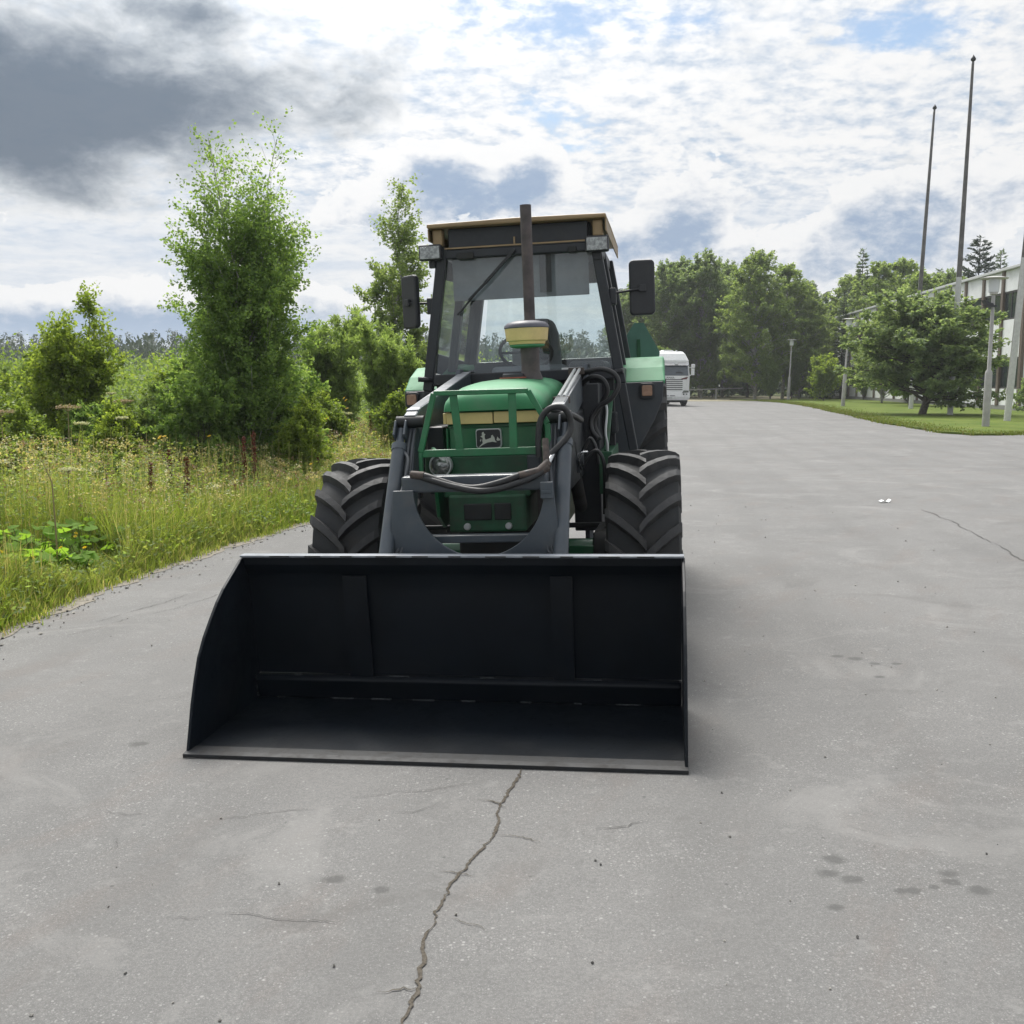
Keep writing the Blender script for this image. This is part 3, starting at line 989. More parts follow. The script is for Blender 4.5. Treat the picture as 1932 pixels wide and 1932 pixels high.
# ---- brush guard
gy = 1.26
gd = P('brush_guard', MB().bar((-.175, gy, 1.548), (.325, gy, 1.543), .03, .026).bar((-.26, gy, 1.232), (.425, gy, 1.232), .014, .040)
       .bar((-.265, gy, 1.06), (-.262, gy, 1.24), .03, .020).bar((-.262, gy, 1.24), (-.175, gy, 1.548), .03, .026, (0, 1, 0)).bar((.325, gy, 1.543), (.42, gy, 1.37), .03, .022, (0, 1, 0))
       .bar((.42, gy, 1.37), (.425, gy, 1.20), .03, .022, (0, 1, 0)).bar((-.265, gy, 1.06), (-.265, 1.5, 1.06), .02, .03).bar((-.18, gy, 1.235), (-.25, 1.5, 1.235), .02, .03).bar((.42, gy, 1.23), (.40, 1.5, 1.23), .02, .03),
       M['green_guard'], bevel=.004)
for (xa, xb) in ((-.072, -.048), (.240, .238)):
    part('bar', MB().bar((xa, gy, 1.54), (xb, gy, 1.245), .042, .012, (0, 1, 0)), M['green_guard'], gd, bevel=.003)

# ---- pre-cleaner and exhaust stack
P('air_stack', MB().lathe([(.075, 1.60), (.066, 1.625), (.058, 1.645), (.056, 1.655), (.056, 1.74), (.058, 1.78), (.058, 1.82)], 24, 'z', (.225, 2.16, 0)), M['exhaust'], smooth=True, label='grey brown intake stack')
pc = P('air_precleaner', MB().lathe([(.08, 1.806), (.108, 1.812), (.112, 1.828), (.124, 1.834), (.132, 1.90), (.132, 1.906)], 32, 'z', (.21, 2.16, 0)), M['yellow'], smooth=True)
part('precleaner_lid', MB().lathe([(.134, 1.906), (.137, 1.910), (.134, 1.924), (.115, 1.940), (.07, 1.951), (0, 1.955)], 32, 'z', (.21, 2.16, 0)), M['grey_plastic'], pc, smooth=True)
part('precleaner_base', MB().lathe([(.062, 1.79), (.082, 1.792), (.105, 1.800), (.105, 1.810), (.09, 1.811)], 32, 'z', (.21, 2.16, 0)), M['green_faded_sheen'], pc, smooth=True)
P('filler_cap', MB().lathe([(.062, 1.613), (.064, 1.634), (.058, 1.642), (0, 1.642)], 24, 'z', (.125, 2.10, 0)), M['cab_grey'], smooth=True)
P('gasket', MB().lathe([(.082, 1.611), (.082, 1.619), (.06, 1.619)], 24, 'z', (.125, 2.10, 0)), M['red_gasket'])
P('exhaust_pipe', MB().lathe([(.031, 1.58), (.034, 1.80), (.0345, 2.2), (.035, 2.660), (.029, 2.660), (.029, 2.55), (0, 2.55)], 24, 'z', (.205, 2.36, 0)), M['exhaust'], smooth=True)

# ---- loader arms
for s, ax in ((-1, -.375), (1, .508)):
    inn_ = ax - s * .045
    P('loader_arm', MB().loft([[(inn_ - .035, 1.33, 1.435), (inn_ + .035, 1.33, 1.435), (inn_ + .035, 1.42, 1.27), (inn_ - .035, 1.42, 1.27)],
                               [(inn_ - .035, 1.46, 1.475), (inn_ + .035, 1.46, 1.475), (inn_ + .035, 1.54, 1.29), (inn_ - .035, 1.54, 1.29)],
                               [(inn_ - .035, 2.95, 1.665), (inn_ + .035, 2.95, 1.665), (inn_ + .035, 2.95, 1.49), (inn_ - .035, 2.95, 1.49)]]), M['loader'], bevel=.008)
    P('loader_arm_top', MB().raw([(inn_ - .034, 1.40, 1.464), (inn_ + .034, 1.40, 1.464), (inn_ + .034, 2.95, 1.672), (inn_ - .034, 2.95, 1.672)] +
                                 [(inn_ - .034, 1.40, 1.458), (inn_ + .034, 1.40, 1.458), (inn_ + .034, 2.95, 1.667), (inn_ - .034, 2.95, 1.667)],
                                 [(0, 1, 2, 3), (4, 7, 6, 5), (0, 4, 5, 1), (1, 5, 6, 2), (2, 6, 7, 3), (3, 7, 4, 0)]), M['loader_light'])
    P('loader_boom', MB().loft([[(inn_ - .03, 1.36, 1.40), (inn_ + .03, 1.36, 1.40), (inn_ + .03, 1.50, 1.36), (inn_ - .03, 1.50, 1.36)],
                                [(inn_ - .03, .98, .70), (inn_ + .03, .98, .70), (inn_ + .03, 1.14, .68), (inn_ - .03, 1.14, .68)],
                                [(inn_ - .03, .90, .25), (inn_ + .03, .90, .25), (inn_ + .03, 1.0, .25), (inn_ - .03, 1.0, .25)]]), M['loader'], bevel=.006)
    ram = P('tilt_cylinder', MB().tube([(ax, 1.255, 1.272), (ax - .001, .845, .70)], .038, 20).tube([(ax, 1.262, 1.282), (ax, 1.24, 1.25)], .042, 20).tube([(ax, .86, .73), (ax, .845, .70)], .042, 20), M['loader'], smooth=True)
    part('cylinder_rod', MB().tube([(ax, 1.32, 1.36), (ax, 1.25, 1.27)], .022, 14).tube([(ax, .85, .71), (ax, .80, .62)], .02, 14), M['loader'], ram, smooth=True)
    P('pivot_pin', MB().tube([(inn_ - .075, 1.345, 1.40), (inn_ + .075, 1.345, 1.40)], .032, 16), M['dark'], smooth=True)
    P('clevis', MB().bar((ax - .028, 1.33, 1.395), (ax - .028, 1.27, 1.32), .012, .06).bar((ax + .028, 1.33, 1.395), (ax + .028, 1.27, 1.32), .012, .06), M['loader'], bevel=.004)
    P('loader_tower', MB().prism([(2.65, .45), (3.0, .45), (3.05, 1.55), (2.98, 1.69), (2.86, 1.69), (2.75, 1.5)], 'x', ax - s * .01 - .015, ax - s * .01 + .015), M['loader'], bevel=.004)
    P('lift_cylinder', MB().tube([(inn_ + s * .0, 2.7, .72), (inn_, 1.9, 1.22)], .042, 16).tube([(inn_, 1.9, 1.22), (inn_, 1.62, 1.39)], .02, 12), M['dark'], smooth=True)
    pr = MB()
    for q_ in (0.050, 0.072):
        pr.tube(smooth_path([(ax - s * q_ + s * .0, 1.33, 1.36), (ax - s * q_, 1.25, 1.27), (ax - s * (q_ + .005), 1.0, .93), (ax - s * q_, .93, .78), (ax - s * q_ * .7, .90, .745)], 4), .0075, 8)
    pr.tube(smooth_path([(ax - s * .03, 1.23, 1.25), (ax - s * .065, 1.17, 1.20), (ax - s * .055, 1.08, 1.08), (ax - s * .05, 1.0, 1.02), (ax - s * .085, .98, 1.01), (ax - s * .10, 1.02, 1.08)], 5), .0085, 8)
    P('hydraulic_pipe', pr, M['cab_grey'], smooth=True)
# cross members between the arms
P('cross_tube', MB().box(-.30, .44, .965, 1.065, 1.055, 1.138), M['loader'], bevel=.012)
P('lower_cross_bar', MB().box(-.33, .47, 1.03, 1.09, .785, .825), M['loader'], bevel=.006)
arc = [(.10 + .330 * math.cos(a), 1.072 + .342 * math.sin(a)) for a in np.linspace(math.pi, 2 * math.pi, 33)]
poly = [(-.335, 1.072)] + [p for p in arc] + [(.475, 1.072), (.50, .80), (.50, .55), (-.36, .55), (-.36, .80)]
P('gusset_plate', MB().prism(poly, 'y', .925, .945), M['loader'], bevel=.003)

# ---- hoses and fittings
hs = [smooth_path([(-.215, .93, 1.150), (-.16, .915, 1.145), (-.08, .905, 1.118), (.02, .90, 1.088), (.11, .90, 1.082), (.23, .905, 1.108), (.33, .92, 1.140), (.40, .95, 1.150)], 5),
      smooth_path([(-.20, .93, 1.145), (-.12, .90, 1.122), (-.02, .89, 1.092), (.10, .885, 1.068), (.20, .89, 1.072), (.30, .90, 1.098), (.38, .93, 1.125), (.43, .96, 1.155)], 5),
      smooth_path([(.375, 1.22, 1.20), (.375, 1.22, 1.30), (.395, 1.22, 1.40), (.45, 1.21, 1.452), (.515, 1.22, 1.445), (.545, 1.24, 1.37), (.525, 1.22, 1.30), (.45, 1.18, 1.225), (.43, 1.16, 1.20)], 6),
      smooth_path([(.40, 1.9, 1.42), (.42, 1.4, 1.44), (.48, 1.35, 1.425), (.53, 1.5, 1.40), (.55, 1.8, 1.36)], 5),
      smooth_path([(.47, 2.62, 1.57), (.52, 2.55, 1.628), (.63, 2.5, 1.648), (.71, 2.5, 1.615), (.735, 2.5, 1.545), (.69, 2.5, 1.465), (.60, 2.52, 1.405), (.555, 2.52, 1.33), (.56, 2.5, 1.26), (.60, 2.48, 1.21)], 6),
      smooth_path([(.48, 2.62, 1.55), (.56, 2.56, 1.60), (.63, 2.55, 1.585), (.66, 2.55, 1.51), (.61, 2.57, 1.41), (.57, 2.57, 1.30), (.61, 2.55, 1.20)], 6),
      smooth_path([(.50, 2.1, 1.10), (.55, 2.1, 1.20), (.58, 2.1, 1.235), (.61, 2.1, 1.17), (.62, 2.1, 1.08)], 5),
      smooth_path([(.53, 2.05, 1.08), (.57, 2.05, 1.14), (.62, 2.05, 1.165), (.655, 2.05, 1.10), (.66, 2.05, .98), (.65, 2.1, .78)], 5)]
for i, h in enumerate(hs):
    P('hydraulic_hose', MB().tube(h, .0165 if i < 6 else .012, 10), M['hose'], smooth=True)
for a, b, r_ in (((-.235, .93, 1.152), (-.165, .915, 1.146), .020), ((.31, .912, 1.134), (.405, .95, 1.152), .019), ((.345, .92, 1.110), (.45, .97, 1.165), .018), ((.44, .98, 1.16), (.43, 1.06, 1.30), .017), ((.405, .95, 1.150), (.45, .99, 1.19), .020)):
    P('hose_fitting', MB().tube([a, b], r_, 10), M['rust'], smooth=True)
P('pipe_clamp', MB().box(.415, .475, .90, .94, 1.02, 1.10).box(.42, .465, .895, .90, 1.045, 1.06), M['loader'], bevel=.006)
P('hose_fitting', MB().tube([(.455, 1.2, 1.22), (.43, 1.12, 1.17)], .018, 10), M['steel'], smooth=True)
P('valve_block', MB().tube([(.46, 2.02, 1.12), (.54, 2.02, 1.12)], .04, 14).box(.47, .52, 2.0, 2.08, 1.04, 1.10), M['cab_grey'], smooth=True)
P('valve_handle', MB().tube(smooth_path([(.53, 1.98, 1.06), (.515, 1.96, 1.11), (.53, 1.96, 1.16), (.57, 1.97, 1.165)], 4), .007, 8), M['steel'], smooth=True)
for q_ in (.462, .492):
    P('control_rod', MB().tube([(q_ - .02, 1.66, 1.500), (q_, 2.52, 1.655)], .010, 8), M['silver'], smooth=True)
P('rod_bracket', MB().box(.41, .505, 1.64, 1.67, 1.46, 1.50), M['rust'], bevel=.005)
P('rod_bracket', MB().box(.42, .52, 2.50, 2.54, 1.62, 1.665), M['rust'], bevel=.005)
P('wiring', MB().tube(smooth_path([(.64, 2.6, 1.46), (.655, 2.55, 1.38), (.645, 2.5, 1.25), (.655, 2.5, 1.15), (.64, 2.5, .95)], 5), .008, 6), M['silver'], smooth=True)

# ---- cab
cy0, cy1, cy2 = 3.0, 3.75, 4.45
def side_x(s, z):
    return X0 + s * (.655 - .135 * (z - 1.65) / .85)
cf = P('cab_frame', MB().bar((side_x(-1, 1.55) , cy0, 1.55), (side_x(-1, 2.52), cy0, 2.52), .068, .07, (0, 1, 0)).bar((side_x(1, 1.55), cy0, 1.55), (side_x(1, 2.52), cy0, 2.52), .068, .07, (0, 1, 0))
       .bar((side_x(-1, .8), cy0 + .003, .8), (side_x(-1, 1.55), cy0 + .003, 1.55), .060, .07, (0, 1, 0)).bar((side_x(1, .8), cy0 + .003, .8), (side_x(1, 1.55), cy0 + .003, 1.55), .060, .07, (0, 1, 0))
       .box(-.46, .58, cy0 - .03, cy0 + .03, 2.44, 2.50).box(-.57, .69, cy0 - .028, cy0 + .032, 1.585, 1.66)
       .bar((side_x(-1, 1.6), cy1, 1.6), (side_x(-1, 2.52), cy1, 2.52), .06, .09, (0, 1, 0)).bar((side_x(1, 1.6), cy1, 1.6), (side_x(1, 2.52), cy1, 2.52), .06, .09, (0, 1, 0))
       .bar((side_x(-1, 1.6), cy2, 1.6), (side_x(-1, 2.52), cy2, 2.52), .10, .08, (0, 1, 0)).bar((side_x(1, 1.6), cy2, 1.6), (side_x(1, 2.52), cy2, 2.52), .10, .08, (0, 1, 0))
       .box(-.46, .58, cy2 - .03, cy2 + .03, 2.36, 2.52).box(-.57, .69, cy2 - .03, cy2 + .03, 1.60, 1.76)
       .bar((side_x(-1, 1.62), cy0 + .035, 1.62), (side_x(-1, 1.62), cy2 - .04, 1.62), .05, .08).bar((side_x(1, 1.62), cy0 + .035, 1.62), (side_x(1, 1.62), cy2 - .04, 1.62), .05, .08)
       .bar((side_x(-1, 2.49), cy0 + .035, 2.49), (side_x(-1, 2.49), cy2 - .04, 2.49), .05, .07).bar((side_x(1, 2.49), cy0 + .035, 2.49), (side_x(1, 2.49), cy2 - .04, 2.49), .05, .07),
       M['cab'], bevel=.008)
P('windscreen', MB().raw([(side_x(-1, 1.66), cy0 + .012, 1.66), (side_x(1, 1.66), cy0 + .012, 1.66), (side_x(1, 2.45), cy0 + .012, 2.45), (side_x(-1, 2.45), cy0 + .012, 2.45)], [(0, 1, 2, 3)]), M['glass'])
P('rear_window', MB().raw([(-.47, cy2 + .005, 1.755), (.58, cy2 + .005, 1.755), (.50, cy2 + .005, 2.37), (-.40, cy2 + .005, 2.37)], [(0, 1, 2, 3)]), M['glass'])
for s in (-1, 1):
    P('side_window', MB().raw([(side_x(s, 1.66), cy0 + .03, 1.66), (side_x(s, 1.66), cy2 - .03, 1.66), (side_x(s, 2.46), cy2 - .03, 2.46), (side_x(s, 2.46), cy0 + .03, 2.46)], [(0, 1, 2, 3)]), M['glass'])
    P('door_hinge', MB().box(side_x(s, 2.14) + (.03 if s > 0 else -.075), side_x(s, 2.14) + (.075 if s > 0 else -.03), 3.0, 3.1, 2.08, 2.19), M['cab'], bevel=.008)
P('firewall', MB().box(-.56, .68, 3.035, 3.10, .95, 1.60), M['cab'], bevel=.01)
P('cab_floor', MB().box(-.56, .68, 3.1, 4.42, .95, 1.05), M['cab'])
P('cowl', MB().loft([hsec(2.725, .29, 1.60, 1.0), hsec(3.03, .33, 1.575, 1.0)]), M['dark'], smooth=True)
P('dash', MB().box(-.18, .34, 3.12, 3.32, 1.25, 1.70), M['interior'], bevel=.03)
P('visor', MB().box(-.41, .53, 3.055, 3.07, 2.16, 2.455), M['interior'], bevel=.004)
P('visor_strap', MB().box(.195, .275, 3.047, 3.054, 2.19, 2.455), M['cab'])
P('roof', MB().loft([[(-.545, 2.90, 2.640), (.665, 2.90, 2.640), (.665, 2.90, 2.668), (.06, 2.90, 2.676), (-.545, 2.90, 2.668)],
                     [(-.545, 3.6, 2.640), (.665, 3.6, 2.640), (.665, 3.6, 2.675), (.06, 3.6, 2.70), (-.545, 3.6, 2.675)],
                     [(-.545, 4.62, 2.640), (.665, 4.62, 2.640), (.665, 4.62, 2.66), (.06, 4.62, 2.675), (-.545, 4.62, 2.66)]]), M['tan'], bevel=.010)
P('roof_box', MB().box(-.415, .535, 2.985, 3.05, 2.512, 2.639).box(-.43, .55, 3.051, 4.5, 2.52, 2.6385), M['cab'], bevel=.006)
P('roof_trim', MB().box(-.44, .545, 2.962, 2.984, 2.503, 2.513).box(.036, .046, 2.962, 2.984, 2.5135, 2.56), M['tan'])
for s in (-1, 1):
    xs = X0 + s * .545
    P('roof_bracket', MB().box(xs - .035, xs + .035, 2.95, 3.05, 2.525, 2.639), M['tan'], bevel=.015)
    P('roof_skirt', MB().box(X0 + s * .60 - .004, X0 + s * .60 + .004, 2.93, 4.6, 2.56, 2.6395), M['tan'])
    lx, lz = (-.53, 2.485) if s < 0 else (.60, 2.478)
    wl_ = P('work_lamp', MB().box(lx - .078, lx + .078, 2.90, 2.97, lz - .055, lz + .05), M['plastic'], bevel=.012)
    part('lens', MB().box(lx - .068, lx + .068, 2.892, 2.8995, lz - .047, lz + .037), M['lens'], wl_, bevel=.003)
    P('lamp_stem', MB().box(lx - .02, lx + .02, 2.95, 3.0, lz - .1, lz - .05), M['plastic'])
P('wiper_arm', MB().bar((.045, 2.955, 2.475), (-.17, 2.945, 2.26), .030, .02).bar((-.17, 2.945, 2.26), (-.285, 2.95, 2.155), .020, .016).bar((-.20, 2.948, 2.235), (-.37, 2.965, 2.06), .011, .014), M['black'], bevel=.003)
P('wiper_motor', MB().box(-.36, -.24, 2.955, 2.972, 2.43, 2.475).box(.40, .46, 2.955, 2.972, 2.435, 2.475), M['dark'], bevel=.01)
# mirrors
def rrect(w, h, r, n=5):
    out = []
    for cx_, cz_, a0 in ((w / 2 - r, h / 2 - r, 0), (-w / 2 + r, h / 2 - r, 90), (-w / 2 + r, -h / 2 + r, 180), (w / 2 - r, -h / 2 + r, 270)):
        for k in range(n):
            a = R(a0 + 90 * k / (n - 1))
            out.append((cx_ + r * math.cos(a), cz_ + r * math.sin(a)))
    return out
for (mx_, mz_, rz_, s) in ((-.735, 2.175, R(-42), -1), (.885, 2.190, R(6), 1)):
    mi = P('mirror', MB().prism(rrect(.172, .368, .03), 'y', -.012, .028), M['plastic'], loc=(mx_, 3.1, mz_), rot=(0, 0, rz_), bevel=.012)
    part('mirror_glass', MB().prism(rrect(.155, .350, .025), 'y', .029, .031), M['steel'], mi)
    part('clamp', MB().box(-.025, .025, -.035, -.013, -.03, .02), M['plastic'], mi, bevel=.006)
    P('mirror_arm', MB().tube([(side_x(s, 2.15) + s * .03, 3.06, 2.155), (mx_ - s * .0, 3.075, mz_ - .01)], .0085, 8), M['plastic'], smooth=True)
# seat and wheel inside
P('seat', MB().loft([[(X0 - .02 + .20 * math.cos(a) * w_, 3.98 - .05 * (z_ - 1.5) + .055 * math.sin(a), z_) for a in np.linspace(0, 2 * math.pi, 17)[:-1]] for z_, w_ in ((1.48, .95), (1.6, 1.0), (1.8, 1.0), (1.95, .93), (2.03, .78), (2.065, .5))]).box(-.18, .28, 3.5, 3.95, 1.42, 1.52), M['seat'], smooth=True, bevel=.02)
P('headrest', MB().box(.075, .16, 3.86, 3.90, 1.75, 2.06), M['cab'], bevel=.02)
st_c = Vector((.03, 3.42, 1.80))
tl = Matrix.Rotation(R(-38), 4, 'X')
ring = [st_c + tl @ Vector((.19 * math.cos(a), .19 * math.sin(a), 0)) for a in np.linspace(0, 2 * math.pi, 29)]
P('steering_wheel', MB().tube(ring, .013, 8, False).tube([st_c, st_c + tl @ Vector((.19, 0, 0))], .01, 6).tube([st_c, st_c + tl @ Vector((-.19, 0, 0))], .01, 6).tube([st_c, (st_c.x, 3.25, 1.55)], .02, 8), M['plastic'], smooth=True)
for lx_, lc in ((-.13, M['red_gasket']), (.30, M['orange'])):
    P('lever', MB().tube([(lx_, 3.3, 1.5), (lx_ - .02, 3.28, 1.70)], .010, 8), lc, smooth=True)
P('side_console', MB().box(.34, .60, 3.4, 4.2, 1.4, 1.72), M['cab'], bevel=.03)
P('document_plate', MB().box(.33, .50, 2.983, 2.987, 1.655, 1.672), M['white'])
P('warning_plate', MB().box(.435, .475, 2.966, 2.9715, 1.60, 1.64), M['white'])
P('plate_hole', MB().lathe([(.009, 2.963), (.009, 2.9655)], 12, 'y', (.455, 0, 1.62)), M['dark'])
for bz in (1.475, 1.545):
    P('rivet', MB().lathe([(.006, 2.955), (0, 2.951)], 8, 'y', (.33, .0, bz)), M['silver'])
P('grab_handle', MB().tube([(.70, 2.98, 1.63), (.70, 2.93, 1.63), (.75, 2.92, 1.635)], .018, 8).tube([(-.58, 2.98, 1.63), (-.60, 2.93, 1.63), (-.66, 2.92, 1.635)], .018, 8), M['plastic'], smooth=True)
P('washer_bottle', MB().box(.69, .735, 3.02, 3.08, 1.66, 1.745), M['silver'], bevel=.012)
P('side_panel', MB().box(.40, .50, 1.56, 2.62, .98, 1.40).box(.42, .60, 2.62, 3.3, .60, 1.56), M['cab'], bevel=.01)
P('side_panel', MB().box(-.30, -.20, 1.56, 2.62, .98, 1.36).box(-.45, -.28, 2.62, 3.3, .60, 1.50), M['cab'], bevel=.01)
P('side_frame', MB().box(.60, .685, 2.45, 3.3, .86, 1.13).bar((.645, 2.5, 1.13), (.665, 3.0, 1.5), .03, .02), M['green_dark'], bevel=.006)
P('step', MB().box(.60, .80, 3.1, 3.4, .50, .54).box(.60, .62, 3.1, 3.4, .50, .95), M['dark'], bevel=.005)
P('toolbox', MB().box(.655, .70, 2.9, 3.05, 1.22, 1.36), M['cab'], bevel=.01)

# ---- fenders
for s in (-1, 1):
    def fx(x):
        return X0 + s * x
    xi, xo = .60, .965
    fd = P('fender', MB().loft([[(fx(xi), 3.47, 1.555), (fx(xo), 3.47, 1.555), (fx(xo), 3.49, 1.53), (fx(xi), 3.49, 1.53)],
                                [(fx(xi), 3.62, 1.655), (fx(xo - .008), 3.62, 1.655), (fx(xo), 3.64, 1.61), (fx(xi), 3.64, 1.61)],
                                [(fx(xi), 3.84, 1.725), (fx(xo - .012), 3.84, 1.725), (fx(xo), 3.85, 1.68), (fx(xi), 3.85, 1.68)],
                                [(fx(xi), 4.4, 1.745), (fx(xo - .012), 4.4, 1.745), (fx(xo), 4.4, 1.70), (fx(xi), 4.4, 1.70)],
                                [(fx(xi), 4.95, 1.66), (fx(xo - .012), 4.95, 1.66), (fx(xo), 4.95, 1.61), (fx(xi), 4.95, 1.61)]]), M['green_faded_sheen'], bevel=.010)
    sk = [(fx(.955), 1.552), (fx(.945), 1.42), (fx(.885), 1.28), (fx(.80), 1.13), (fx(.73), 1.0), (fx(.66), .82), (fx(.60), .72), (fx(.585), 1.552)]
    part('fender_skirt', MB().prism(sk, 'y', 3.455, 3.49), M['cab_grey'], fd, bevel=.006)
    tlx = .895 if s > 0 else -.84
    tl_ = part('turn_lamp', MB().prism([(tlx + p[0], 1.487 + p[1]) for p in rrect(.105, .112, .02)], 'y', 3.425, 3.454), M['plastic'], fd, bevel=.006)
    part('lamp_lens', MB().prism([(tlx + p[0], 1.489 + p[1]) for p in rrect(.074, .076, .012)], 'y', 3.415, 3.4245), M['orange'], fd, bevel=.004)
# slow-vehicle triangle, its green back towards us
sv = P('triangle_sign', MB().prism([(.635, 1.74), (.655, 1.85), (.775, 2.035), (.855, 2.035), (.985, 1.785), (.975, 1.735)], 'y', 4.70, 4.706), M['smv'])
part('sign_bracket', MB().box(.795, .825, 4.685, 4.699, 1.70, 1.90), M['green_dark'], sv, bevel=.003)

# ---- bucket
BK = P('bucket', MB(), M['bucket'], rot=(0, .017, 0))
BW = 1.075
def sheet(prof, x0, x1, th):
    """bent plate: profile (y, z) swept across x, with thickness"""
    pr = [Vector((0, p[0], p[1])) for p in prof]
    nr = []
    for i in range(len(pr)):
        d = (pr[min(i + 1, len(pr) - 1)] - pr[max(i - 1, 0)]).normalized()
        nr.append(Vector((0, -d.z, d.y)))
    ring_ = [(p.y, p.z) for p in pr] + [((p - n_ * th).y, (p - n_ * th).z) for p, n_ in reversed(list(zip(pr, nr)))]
    return MB().prism(ring_, 'x', x0, x1)
back = [(.836, .145), (.824, .25), (.810, .36), (.796, .47), (.781, .58), (.765, .668), (.728, .720)]
inside = MB()
inside.box(-BW, BW, .035, .87, .004, .018)
m2 = sheet(back, -BW, BW, .010)
inside.raw(m2.v, m2.f)
BK.data = inside.mesh('bucket')
BK.data.materials.append(M['bucket'])
BK.data.polygons.foreach_set('use_smooth', [True] * len(BK.data.polygons))
BK.data.set_sharp_from_angle(angle=R(40))
part('top_lip', MB().prism([(.762, .672), (.722, .727), (.716, .762), (.742, .764), (.778, .680)], 'x', -BW, BW), M['bucket'], BK, bevel=.003)
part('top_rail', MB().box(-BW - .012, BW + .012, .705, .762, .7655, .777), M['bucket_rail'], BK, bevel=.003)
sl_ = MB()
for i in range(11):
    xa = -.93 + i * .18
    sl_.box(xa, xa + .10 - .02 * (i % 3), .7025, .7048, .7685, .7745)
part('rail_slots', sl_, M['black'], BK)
part('floor_ridge', MB().prism([(.865, .0185), (.815, .0185), (.775, .128), (.800, .143), (.865, .143)], 'x', -BW, BW), M['bucket'], BK, bevel=.012, seg=3)
for xa, xb in ((-.575, -.455), (.455, .560)):
    ribm = sheet([(.797, .144), (.783, .25), (.769, .36), (.755, .47), (.744, .58), (.738, .668)], xa, xb, .010)
    part('rib', ribm, M['bucket'], BK)
wall = [(.03, .019), (.06, .10), (.097, .21), (.14, .305), (.19, .40), (.255, .475), (.33, .54), (.41, .605), (.49, .655), (.60, .707), (.70, .755), (.742, .764), (.80, .66), (.85, .50), (.86, .30), (.86, .004), (.03, .004)]
for s in (-1, 1):
    part('side_plate', MB().prism(wall, 'x', s * (BW + .0015), s * (BW + .0155)), M['bucket'], BK, bevel=.003)
part('cutting_edge', MB().prism([(.0, .0), (.0, .018), (.034, .022), (.10, .0215), (.10, -.002), (.03, -.004)], 'x', -1.092, 1.092), M['bucket_edge'], BK, bevel=.002)
wd = MB()
rw = random.Random(4)
for i in range(8):
    xa = -.95 + i * .24 + rw.uniform(-.05, .08)
    ln = rw.uniform(.025, .13)
    pts_ = [(xa + ln * k / 6, .812 + rw.uniform(-.002, .002), .022 + rw.uniform(-.001, .001)) for k in range(7)]
    wd.tube(pts_, [.004 * rw.uniform(.7, 1.3) for _ in pts_], 6)
    if i % 2 == 0:
        xa += .1
        pts_ = [(xa + ln * k / 6, .798 + rw.uniform(-.002, .002), .147 + rw.uniform(-.001, .001)) for k in range(7)]
        wd.tube(pts_, .0035, 6)
for zz in (.03, .07, .125):
    wd.tube([(-BW + .003, .80 - zz * .1, zz), (-BW + .004, .795 - zz * .1, zz + .02)], .004, 6)
part('weld_bead', wd, M['weld'], BK, smooth=True)
hk = MB()
for xa in (-.40, .50):
    for q_ in (-.05, .05):
        hk.prism([(.84, .15), (.95, .20), (.98, .5), (.84, .6)], 'x', xa + q_ - .008, xa + q_ + .008)
part('hitch_bracket', hk, M['bucket'], BK)
# ------------------------------------------------------------------ truck in the distance
TK = thing('truck', 'white lorry with slatted front parked far down the yard beside the tractor', 'truck', (10.55, 67.8, 0), R(1.5))
TK.rotation_euler = (0, 0, R(6))
def K_(name, mb, m, parent=TK, **k):
    return part(name, mb, m, parent, **k)
M['slot'] = mat('grille_slot', (0.02, 0.021, 0.023), 0.6)
def csec(z, hw, y0, y1, r=.16):
    return [(-hw, y1, z), (-hw, y0 + r, z), (-hw + r * .4, y0 + r * .3, z), (-hw + r * 1.4, y0, z), (hw - r * 1.4, y0, z), (hw - r * .4, y0 + r * .3, z), (hw, y0 + r, z), (hw, y1, z)]
K_('cab_shell', MB().loft([csec(.95, 1.17, .02, 2.2), csec(1.95, 1.19, 0, 2.2), csec(2.86, 1.14, .16, 2.2), csec(2.98, 1.14, .16, 2.2), csec(3.42, .98, .50, 2.2), csec(3.58, .86, .72, 2.2)]), M['white'], bevel=.04)
K_('roof_hatch', MB().prism([(-.55, 3.58), (-.42, 3.67), (.18, 3.67), (.30, 3.585)], 'y', .8, 1.6), M['white'], bevel=.03)
K_('roof_horn', MB().tube([(.45, .74, 3.63), (.45, 1.0, 3.63)], .035, 10).tube([(-.74, .80, 3.60), (-.74, 1.0, 3.6)], .05, 10), M['silver'])
K_('windscreen', MB().raw([(-1.09, -.005, 1.99), (1.06, -.005, 1.99), (1.02, .10, 2.70), (-1.04, .10, 2.70), (-1.09, .05, 1.99), (1.06, .05, 1.99), (1.02, .16, 2.70), (-1.04, .16, 2.70)], [(0, 1, 2, 3), (0, 4, 5, 1), (1, 5, 6, 2), (3, 2, 6, 7), (0, 3, 7, 4)]), M['truckglass'])
K_('sun_visor', MB().raw([(-1.05, -.12, 2.66), (1.05, -.12, 2.66), (1.06, .12, 2.82), (-1.06, .12, 2.82), (-1.05, -.10, 2.62), (1.05, -.10, 2.62), (1.06, .14, 2.74), (-1.06, .14, 2.74)], [(0, 1, 2, 3), (4, 7, 6, 5), (0, 4, 5, 1), (1, 5, 6, 2), (3, 7, 4, 0)]), M['glass_dark'])
K_('steering_wheel', MB().tube([(.45 + .22 * math.cos(a), -.012 + .0 * a, 2.10 + .12 * math.sin(a)) for a in np.linspace(0, math.pi, 10)], .022, 6), M['black'])
K_('visor_lamp', MB().box(.10, .34, -.13, -.06, 2.70, 2.80), M['silver'], bevel=.02)
fp = K_('front_grille', MB().box(-.86, .86, -.035, .03, .98, 1.88), M['white'], bevel=.02)
